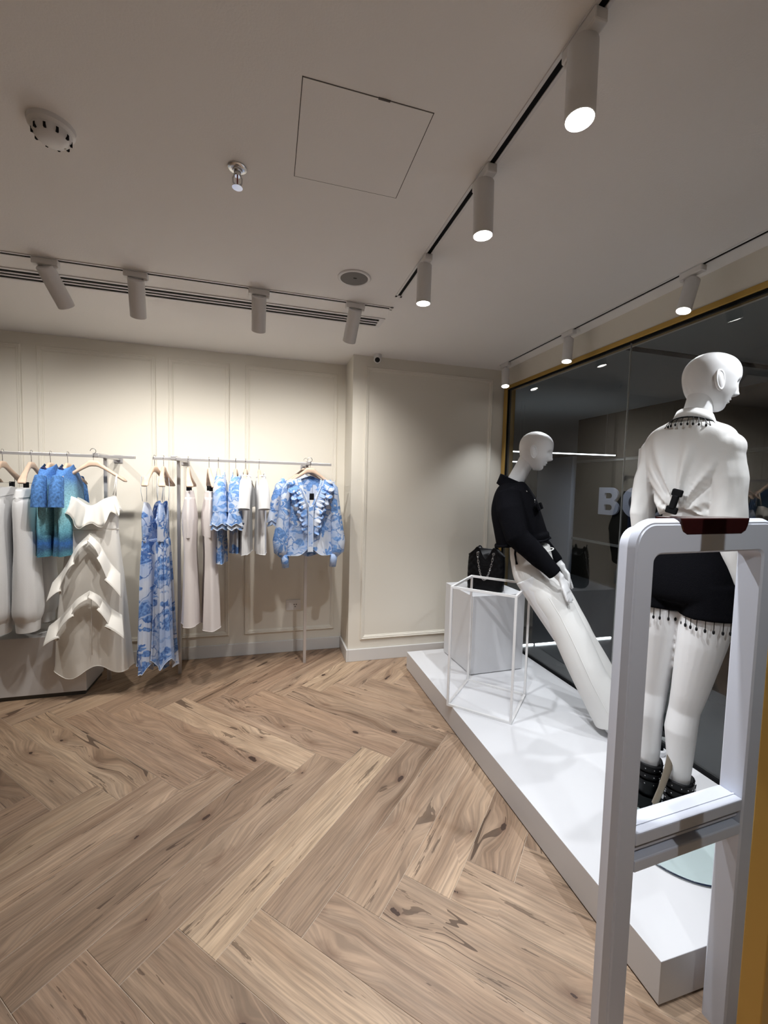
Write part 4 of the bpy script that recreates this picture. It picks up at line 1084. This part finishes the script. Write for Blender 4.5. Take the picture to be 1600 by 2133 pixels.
# (forward, left, z); the spine runs at left = .03
b.tube([(-.005, .020, 1.02), (0, .020, 1.06), (.01, .020, 1.12), (.005, .020, 1.25), (-.005, .022, 1.36), (-.01, .034, 1.52), (-.015, .038, 1.62), (-.01, .022, 1.67)], [(.06, .10), (.085, .130), (.088, .135), (.068, .092), (.070, .088), (.080, .125), (.060, .125), (.045, .055)], 26, side=(0, 1, 0))
b.tube([(-.012, .026, 1.64), (-.004, .022, 1.70), (.006, .018, 1.76), (.014, .014, 1.80)], [.058, .046, .043, .043], 20)
LEG = {-1: [(-.0, -.058, .99), (.0, -.045, .88), (.010, -.012, .67), (.016, .002, .60), (.008, .006, .52), (.014, .004, .37), (.026, .006, .28), (.026, .007, .20)],
       1: [(-.0, .088, .99), (.0, .100, .88), (.010, .113, .70), (.016, .120, .62), (.006, .126, .53), (.016, .120, .38), (.029, .122, .28), (.029, .124, .20)]}
LR = [(.090, .084), (.080, .075), (.060, .056), (.052, .050), (.055, .052), (.041, .040), (.032, .032), (.032, .034)]
for s in (-1, 1):
    b.tube(LEG[s], LR, 22, side=(0, 1, 0))
    ft = Vector((.026, .007, .20)) if s < 0 else Vector((.029, .124, .20))
    fwd = Vector((math.cos(R(26)), math.sin(R(26)), 0))
    b.tube([ft - fwd * .02, ft + fwd * .06 - Vector((0, 0, .01)), ft + fwd * .13 - Vector((0, 0, .02))], [.026, .024, .018], 12)
    sh = Vector((-.010, .040 + s * .132, 1.595))
    el = Vector((-.02, .038 + s * .146, 1.34)); wr = Vector((.02, .02 + s * .164, 1.10))
    b.tube([sh, (sh + el) / 2, el, (el + wr) / 2, wr], [.044, .038, .033, .028, .020], 16)
    finger_set(b, wr, (.15, 0, -1), (.1, -s * .9, .0), (.9, 0, .1), .12, .9)
b.build('body', M_MANQ, ms, off=off, fuse=(.005, 4))
hd_ = head_mesh().build('head', M_MANQ, ms, angle=0)
hd_.scale = (.96, .96, .96); hd_.location = (.030, .006, 1.722 - ZP); hd_.rotation_euler = (R(-2), R(2), R(-42))
# shirt: back hem pulled up to a clip
j = MB()
rg = tor([(1.692, -.056, .040, .054), (1.678, -.070, .048, .086), (1.656, -.084, .058, .124), (1.622, -.096, .074, .146), (1.57, -.104, .088, .148), (1.48, -.106, .098, .130), (1.42, -.100, .092, .112), (1.372, -.090, .085, .096)], n=110)
for i_, r_ in enumerate(rg):
    for p in r_:
        p.y += .040 - .020 * max(0, (1.62 - p.z) / .25)
        if p.x < .02:   # gathers running to the clip
            dy, dz = p.y - .018, p.z - 1.355
            q = math.atan2(dy, dz); rr_ = math.hypot(dy, dz)
            p.x += (.008 * math.sin(q * 15) + .005 * math.sin(q * 27 + 1)) * min(1, rr_ / .06) * (1 if rr_ < .16 else max(.25, 1 - (rr_ - .16) / .12))
            if p.z < 1.44: p.z -= .040 * min(1, abs(dy) / .09) * (1.44 - p.z) / .068
j.rings(rg)
for s in (-1, 1):
    sh = Vector((-.012, .040 + s * .128, 1.606)); el = Vector((-.025, .038 + s * .146, 1.34)); wr = Vector((.015, .02 + s * .164, 1.115))
    la = .038 if s > 0 else .052
    j.ball(sh + Vector((0, -s * .006, -.030)), (.058, la + .004, .058), 16)
    j.tube([sh + Vector((0, -s * .006, -.035)), sh + Vector((0, -s * .001, -.08)), (sh + el) / 2, el, (el * .5 + wr * .5), wr], [(la, .060), (la, .060), (la, .059), (la, .057), (la * .9, .047), (.031, .033)], 22, side=(1, 0, 0))
shirt = j.build('shirt', M_SHIRT, ms, off=off, fuse=(.0042, 4), wrinkle=(.0048, (18, 15, 8)))
for s in (-1, 1):
    wr = Vector((.015, .02 + s * .164, 1.118))
    MB().tube([wr, wr + Vector((.008, 0, -.03)), wr + Vector((.014, 0, -.062))], [(.037, .031), (.036, .030), (.037, .031)], 20, caps=False, side=(0, 1, 0)).build('cuff', M_SHIRT, shirt, off=off, angle=0, thick=.003)
    MB().ball(wr + Vector((-.026, s * .002, -.022)), .005, 8).build('button', M_TRIMW, shirt, off=off)
cr = lambda ra, z, tilt: [Vector((-.012 + ra * 1.0 * math.cos(q), .024 + ra * math.sin(q), z - tilt * ra * math.cos(q))) for q in [2 * PI * k / 36 for k in range(36)]]
MB().rings([cr(.050, 1.662, .3), cr(.051, 1.704, .35), cr(.056, 1.706, .35), cr(.070, 1.666, .35)], False).build('collar', M_SHIRT, shirt, off=off, angle=0, thick=.003)
# tasselled black trim round the collar
tr_ = cr(.074, 1.666, .35)
tm = MB().tube(tr_, .0028, 6, closed=True).build('beaded_trim', M_BLKL, ms, off=off, angle=0)
for k in range(0, 32):
    q = 2 * PI * 36 / 32 * (k + .3 * random.random()) / 36
    p = Vector((-.012 + .076 * math.cos(q), .024 + .076 * math.sin(q), 1.666 - .35 * .074 * math.cos(q)))
    o_ = Vector((math.cos(q), math.sin(q), 0))
    sl = .45 if abs(math.sin(q)) > .5 else .22
    if math.cos(q) > .2: sl = .2
    MB().tube([p, p + o_ * .010 + Vector((0, 0, -.010)), p + o_ * .014 + Vector((0, 0, -.022))], .0012, 5).ball(p + o_ * .015 + Vector((0, 0, -.026)), (.0035, .0035, .0055), 8).build('tassel', M_BLKL, tm, off=off)
# clip on the back of the shirt
cl = Matrix.Translation((-.117, .018, 1.388)) @ Matrix.Rotation(R(14), 4, 'X')
ck = MB()
for z1, w1, w2 in ((.034, .018, .014), (-.030, .020, .022)):
    ck.box(cl @ Vector((0, 0, z1)), (.012, w1 * 2, .026), cl.to_3x3())
ck.box(cl @ Vector((-.002, 0, 0)), (.014, .022, .052), cl.to_3x3())
ck.build('shirt_clip', M_DARK, ms, off=off, bevel=.005, seg=3, smooth=False)
MB().box((-.070, .0, 1.325), (.008, .026, .018)).build('fitting_knob', M_DARK, ms, off=off, bevel=.004, smooth=False)
# shorts
q_ = MB()
q_.rings(tor([(1.285, -.078, .085, .112), (1.24, -.090, .095, .126), (1.15, -.118, .100, .150), (1.07, -.124, .106, .164), (1.03, -.110, .110, .168), (1.02, -.09, .11, .16)]))
q_.v = [(x, y + .018, z) for x, y, z in q_.v]
q_.tube([(.0, -.064, 1.10), (.002, -.068, 1.04), (.004, -.070, .985)], [(.108, .088), (.108, .092), (.108, .094)], 26, side=(0, 1, 0))
q_.tube([(-.0, .094, 1.10), (-.0, .098, 1.04), (.0, .100, .985)], [(.106, .088), (.106, .090), (.106, .092)], 26, side=(0, 1, 0))
q_.tube([(-.0, .014, 1.10), (-.0, .014, .99)], [(.10, .07), (.085, .05)], 20, side=(0, 1, 0))
st = q_.build('shorts', M_BLACK, ms, off=off, fuse=(.006, 3))
for cx, cy in ((.004, -.070), (.0, .100)):
    for k in range(24):
        q = 2 * PI * (k + .25 * random.random()) / 24
        p = Vector((cx + .102 * math.cos(q), cy + .087 * math.sin(q), .990))
        if cy < 0 and p.y > .02 or cy > 0 and p.y < .0: continue
        MB().cyl(p, p - Vector((0, 0, .036)), .0013, .0013, 5).ball(p - Vector((0, 0, .040)), (.0042, .0042, .0075), 8).build('tassel', M_BLKL, st, off=off)
# boots
def boot(ft, ang):
    M = Matrix.Translation((ft[0], ft[1], ZP + .013)) @ Matrix.Rotation(ang, 4, 'Z')
    def ring(x0, x1, hw, z, n=28):
        return [M @ Vector(((x0 + x1) / 2 + (x1 - x0) / 2 * math.copysign(abs(math.cos(q)) ** .7, math.cos(q)), hw * math.copysign(abs(math.sin(q)) ** .8, math.sin(q)), z)) for q in [2 * PI * k / n for k in range(n)]]
    o = MB().rings([ring(-.055, .165, .046, .045), ring(-.056, .165, .046, .065), ring(-.056, .155, .044, .085), ring(-.055, .115, .042, .105), ring(-.054, .070, .042, .125), ring(-.054, .052, .044, .150), ring(-.055, .050, .046, .178), ring(-.050, .046, .042, .178), ring(-.046, .042, .038, .168)], True).build('boot', M_BLKL, ms, off=off, angle=0)
    MB().rings([ring(-.060, -.0, .046, 0), ring(-.062, .0, .048, .046)]).rings([ring(-.010, .172, .047, .0), ring(-.012, .176, .050, .022), ring(-.060, .172, .050, .046)]).build('sole', M_BLKL, o, off=off)
    for z, x0, x1 in ((.165, -.058, .054), (.135, -.058, .064), (.105, -.060, .105)):
        MB().rings([ring(x0, x1, .047, z - .009), ring(x0 - .002, x1 + .002, .049, z - .009), ring(x0 - .002, x1 + .002, .049, z + .009), ring(x0, x1, .047, z + .009)], False).build('strap', M_BLKL, o, off=off)
        bk = [M @ Vector((x, -.0535, zz)) for x, zz in ((-.046, z - .014), (-.016, z - .014), (-.016, z + .014), (-.046, z + .014))]
        MB().tube(bk, .0016, 6, closed=True).build('buckle', M_CHROME, o, off=off)
        sd = MB()
        for k in range(14):
            q = 2 * PI * (k + .5) / 14
            p = M @ Vector(((x0 + x1) / 2 + (x1 - x0 + .006) / 2 * math.copysign(abs(math.cos(q)) ** .7, math.cos(q)), .050 * math.copysign(abs(math.sin(q)) ** .8, math.sin(q)), z))
            sd.ball(p, .0026, 6)
        sd.build('studs', M_CHROME, o, off=off)['kind'] = 'stuff'
boot((.026, .007), R(20)); boot((.029, .124), R(34))
# support: calf rod and glass base
bs = MB().lathe([(.195, 0), (.197, .002), (.197, .009), (.195, .011)], 64, Matrix.Translation((-.044, -.037, ZP + .0005))).build('glass_base', M_DISC, ms, off=off, angle=.5)
MB().tube([Vector((-.044 + .1972 * math.cos(q), -.037 + .1972 * math.sin(q), ZP + .006)) for q in [2 * PI * k / 64 for k in range(64)]], .0028, 6, closed=True).build('base_rim', mat('glass_edge', (.012, .02, .045), .15), bs, off=off, angle=0)
MB().tube([(-.016, .022, .420), (-.034, .018, .37), (-.055, .028, .285), (-.072, .038, .225)], [(.008, .012), (.009, .013), (.009, .011), (.009, .011)], 12, side=(0, 1, 0)).build('calf_rod', mat('bronze_rod', (.27, .235, .185), .4, metal=.5), ms, off=off)
MB().tube([(-.070, .037, .230), (-.105, .034, .185), (-.118, .030, .160), (-.118, .030, .146)], .006, 10).build('base_rod', M_CHROME, ms, off=off)

# ------------------------------------------------------------------ security gate
gt = thing('security_gate', 'white anti-theft gate with a dark red lamp bar at the shop entrance', 'security gate', (.82, .70, 0), R(3.5))
def rrect(x0, z0, x1, z1, r, y, n=8):
    out = []
    for cx, cz, a0 in ((x1 - r, z1 - r, 0), (x0 + r, z1 - r, 90), (x0 + r, z0 + r, 180), (x1 - r, z0 + r, 270)):
        for k in range(n + 1):
            a = R(a0 + 90 * k / n); out.append(Vector((cx + r * math.cos(a), y, cz + r * math.sin(a))))
    return out
GX0, GX1, GT = -.083, .401, 1.364
D = .058
def gate_outer(ins, y):
    r = .062 - ins
    out = []
    for cx, cz, a0 in ((GX1 - .062, GT - .062, 0), (GX0 + .062, GT - .062, 90)):
        for k in range(11):
            a = R(a0 + 90 * k / 10); out.append(Vector((cx + r * math.cos(a), y, cz + r * math.sin(a))))
    return [Vector((GX1 - ins, y, 0.0))] + out + [Vector((GX0 + ins, y, 0.0))]
def gate_inner(y, ins=0.0):
    r = .022; out = []
    x0, x1, zt = -.02 - ins, .339 + ins, 1.287 + ins
    for cx, cz, a0 in ((x1 - r, zt - r, 0), (x0 + r, zt - r, 90)):
        for k in range(11):
            a = R(a0 + 90 * k / 10); out.append(Vector((cx + r * math.cos(a), y, cz + r * math.sin(a))))
    return [Vector((x1, y, 0.0))] + out + [Vector((x0, y, 0.0))]
loops = [gate_inner(.004), gate_inner(0.0, .004), gate_outer(.014, 0.0), gate_outer(.011, .0025), gate_outer(.008, .0025), gate_outer(.003, .008), gate_outer(0, .015), gate_outer(.004, .024), gate_outer(.010, .026), gate_outer(.015, .038), gate_outer(.021, D - .004), gate_outer(.026, D), gate_inner(D, .004), gate_inner(D - .004)]
loops.append(loops[0])
gm = MB(); n = len(loops[0])
for lp in loops: gm.v += [tuple(p) for p in lp]
for i in range(len(loops) - 1):
    for k in range(n - 1):
        gm.f.append((i * n + k, i * n + k + 1, (i + 1) * n + k + 1, (i + 1) * n + k))
gm.build('frame', M_GATE, gt, angle=.5)
xb0, xb1 = -.0195, .3385
MB().span((xb0, .001, .625), (xb1, D - .001, .655)).build('cross_rail', M_GATE, gt, smooth=False, bevel=.003)
MB().span((xb0, .001, .562), (xb1, D - .001, .590)).build('cross_rail', M_GATE, gt, smooth=False, bevel=.003)
MB().span((xb0, .030, .590), (xb1, D - .020, .625)).build('cross_panel', M_GATE, gt, smooth=False)
MB().span((xb0, .012, .604), (xb1, .030, .610)).build('cross_rib', M_GATE, gt, smooth=False)
MB().span((xb0, .020, .6552), (xb1, .024, .6566)).build('rail_ridge', M_GATE, gt, smooth=False)
li = MB()
def lam(y, ins):
    x0, x1, z0, z1 = .048 + ins, .276 - ins, 1.329 + ins, GT + .0015 - ins
    o_ = [(x0, z1), (x0 + .004, z0 + .018), (x0 + .010, z0 + .007), (x0 + .024, z0), (x1 - .024, z0), (x1 - .010, z0 + .007), (x1 - .004, z0 + .018), (x1, z1)]
    return [Vector((x, y, z)) for x, z in o_]
li.rings([lam(-.0015, .002), lam(.0, 0), lam(D, 0), lam(D + .0015, .002)]).build('lamp_cover', M_SMOKE, gt, smooth=False)


# ------------------------------------------------------------------ mall beyond the glass
mall_f = struct(MB().span((XW + .04, -3, -.06), (9.5, 12, -.001)).build('floor_mall', M_MALLF, smooth=False))
mall_c = struct(MB().span((XW + .17, -3, 2.60), (9.5, 12, 2.70)).build('ceiling_mall', M_MALLC, smooth=False))
struct(MB().span((5.0, -3, -.06), (5.2, 5.95, 2.6)).build('wall_mall_shopfront', M_MALLW, smooth=False))
struct(MB().span((5.0, 11.2, -.06), (9.5, 11.4, 2.6)).span((XW + .0, 8.2, -.06), (5.0, 8.4, 2.6)).build('wall_mall_end', M_MALLW, smooth=False))
struct(MB().span((XW + .0, 3.65, -.06), (XW + .05, 8.2, 2.6)).build('wall_mall_side', M_MALLW, smooth=False))
pil = MB().span((4.96, 6.0, 0), (5.36, 6.95, 2.0)).build('mall_pillar', M_PILLAR, smooth=False, bevel=.01)
tag(pil, 'pale blue-grey pillar in the mall behind the leaning mannequin', 'pillar')
bd_ = thing('shopfront_band', 'thin grey bands along the dark shopfront across the mall', 'shopfront', (4.99, 5, .6))
MB().span((-.03, -4, 0), (0, .93, .035)).build('lower_band', M_GREYW, bd_, smooth=False)
MB().span((-.03, -4, 1.28), (0, .9, 1.32)).build('upper_band', M_GREYW, bd_, smooth=False)
MB().span((-.02, -4, -.55), (0, -.18, .50)).build('display_panel', M_NAVYG, bd_, smooth=False)
def letter(ch, parent, y0, w_, h_):
    cu = bpy.data.curves.new('letter', 'CURVE'); cu.dimensions = '2D'; cu.fill_mode = 'BOTH'; cu.extrude = .015
    def spl(pts):
        s = cu.splines.new('POLY'); s.points.add(len(pts) - 1)
        for p, (x, y) in zip(s.points, pts): p.co = (x * w_, y * h_, 0, 1)
        s.use_cyclic_u = True
    arc = lambda cx, cy, rx, ry, a0, a1, n=14: [(cx + rx * math.cos(R(a0 + (a1 - a0) * k / n)), cy + ry * math.sin(R(a0 + (a1 - a0) * k / n))) for k in range(n + 1)]
    if ch == 'B':
        spl([(0, 0)] + arc(.62, .27, .38, .27, -90, 60) + arc(.58, .75, .36, .25, -50, 90) + [(0, 1)])
        spl([(.30, .17)] + arc(.56, .275, .13, .105, -90, 90, 8) + [(.30, .38)])
        spl([(.30, .60)] + arc(.54, .70, .13, .10, -90, 90, 8) + [(.30, .80)])
    elif ch == 'O':
        spl(arc(.5, .5, .5, .53, 0, 351, 40)); spl(arc(.5, .5, .24, .28, 0, 351, 40))
    else:
        c = arc(.50, .74, .34, .18, 25, 270, 20) + arc(.50, .27, .36, .20, 90, -155, 20)
        P = [Vector((x * w_, y * h_)) for x, y in c]; Lh, Rh = [], []
        for i, p in enumerate(P):
            t_ = (P[min(i + 1, len(P) - 1)] - P[max(i - 1, 0)]).normalized(); n_ = Vector((-t_.y, t_.x)) * .055
            Lh.append(((p.x + n_.x) / w_, (p.y + n_.y) / h_)); Rh.append(((p.x - n_.x) / w_, (p.y - n_.y) / h_))
        spl(Lh + Rh[::-1])
    o = bpy.data.objects.new('letter', cu); COL.objects.link(o)
    dg = bpy.context.evaluated_depsgraph_get(); dg.update()
    me = bpy.data.meshes.new_from_object(o.evaluated_get(dg)); bpy.data.objects.remove(o)
    me.materials.append(M_LETTER)
    o = bpy.data.objects.new('letter', me); COL.objects.link(o); o.parent = parent
    # text runs towards -Y, faces -X
    o.matrix_local = Matrix(((0, 0, -1, 0), (-1, 0, 0, y0), (0, 1, 0, 0), (0, 0, 0, 1)))
    return o
sg = thing('shop_sign', 'large pale blue letters reading BOSS on the dark shopfront across the mall', 'sign', (4.975, 5.375, 1.065))
letter('B', sg, 0, .385, .415); letter('O', sg, -.44, .47, .415); letter('S', sg, -.94, .37, .415); letter('S', sg, -1.34, .37, .415)
for nm, lab, a, b_ in (('linear_lamp', 'long thin white linear lamp crossing behind the leaning mannequin head', (3.10, 5.0, 1.925), (4.86, 5.0, 1.945)), ('linear_lamp', 'shorter thin white linear lamp lower behind the leaning mannequin neck', (3.08, 5.2, 1.805), (3.50, 5.2, 1.805))):
    c = [(x + y) / 2 for x, y in zip(a, b_)]
    t = thing(nm, lab, 'lamp', (c[0], c[1], c[2]))
    MB().box((0, 0, 0), (b_[0] - a[0], .016, .014), Matrix.Rotation(-math.atan2(b_[2] - a[2], b_[0] - a[0]), 3, 'Y')).build('glow_bar', M_LED, t, smooth=False)
    for f in (-.4, .4):
        x = (b_[0] - a[0]) * f; MB().cyl((x, 0, .01), (x, 0, 2.6 - c[2]), .0015, .0015, 5).build('suspension', M_STEEL, t)
    ld = bpy.data.lights.new('lamp', 'AREA'); ld.shape = 'RECTANGLE'; ld.size = b_[0] - a[0]; ld.size_y = .03; ld.energy = 9 if b_[0] - a[0] > 1 else 3; ld.color = (.88, .94, 1)
    lo = bpy.data.objects.new('lamp', ld); COL.objects.link(lo); lo.parent = t; lo.location = (0, 0, -.02)
for lab, y, x0, x1, lx in (('black ceiling slot with a round downlight in the mall, farther one', 3.75, 2.30, 2.86, 2.62), ('long black ceiling slot with a round downlight in the mall, nearer one', 2.85, 2.62, 4.9, 2.66)):
    t = thing('ceiling_slot', lab, 'ceiling light', (lx, y, 2.6))
    MB().span((x0 - lx, -.045, -.003), (x1 - lx, .045, 0)).build('slot', M_DARK, t, smooth=False)
    MB().lathe([(.045, 0), (.045, -.006), (.036, -.008), (.005, -.008)], 24, Matrix.Translation((0, 0, -.003))).build('downlight', M_LED, t)

t = thing('glowing_floor_line', 'thin glowing white line on the dark mall floor behind the ivory trousers', 'light strip', (2.72, 3.235, 0))  # row of thin white emissive bars lying on the mall floor
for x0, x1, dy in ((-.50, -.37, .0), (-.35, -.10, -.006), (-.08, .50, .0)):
    MB().span((x0, dy - .006, 0), (x1, dy + .006, .010)).build('glow_bar', M_LED, t, smooth=False)
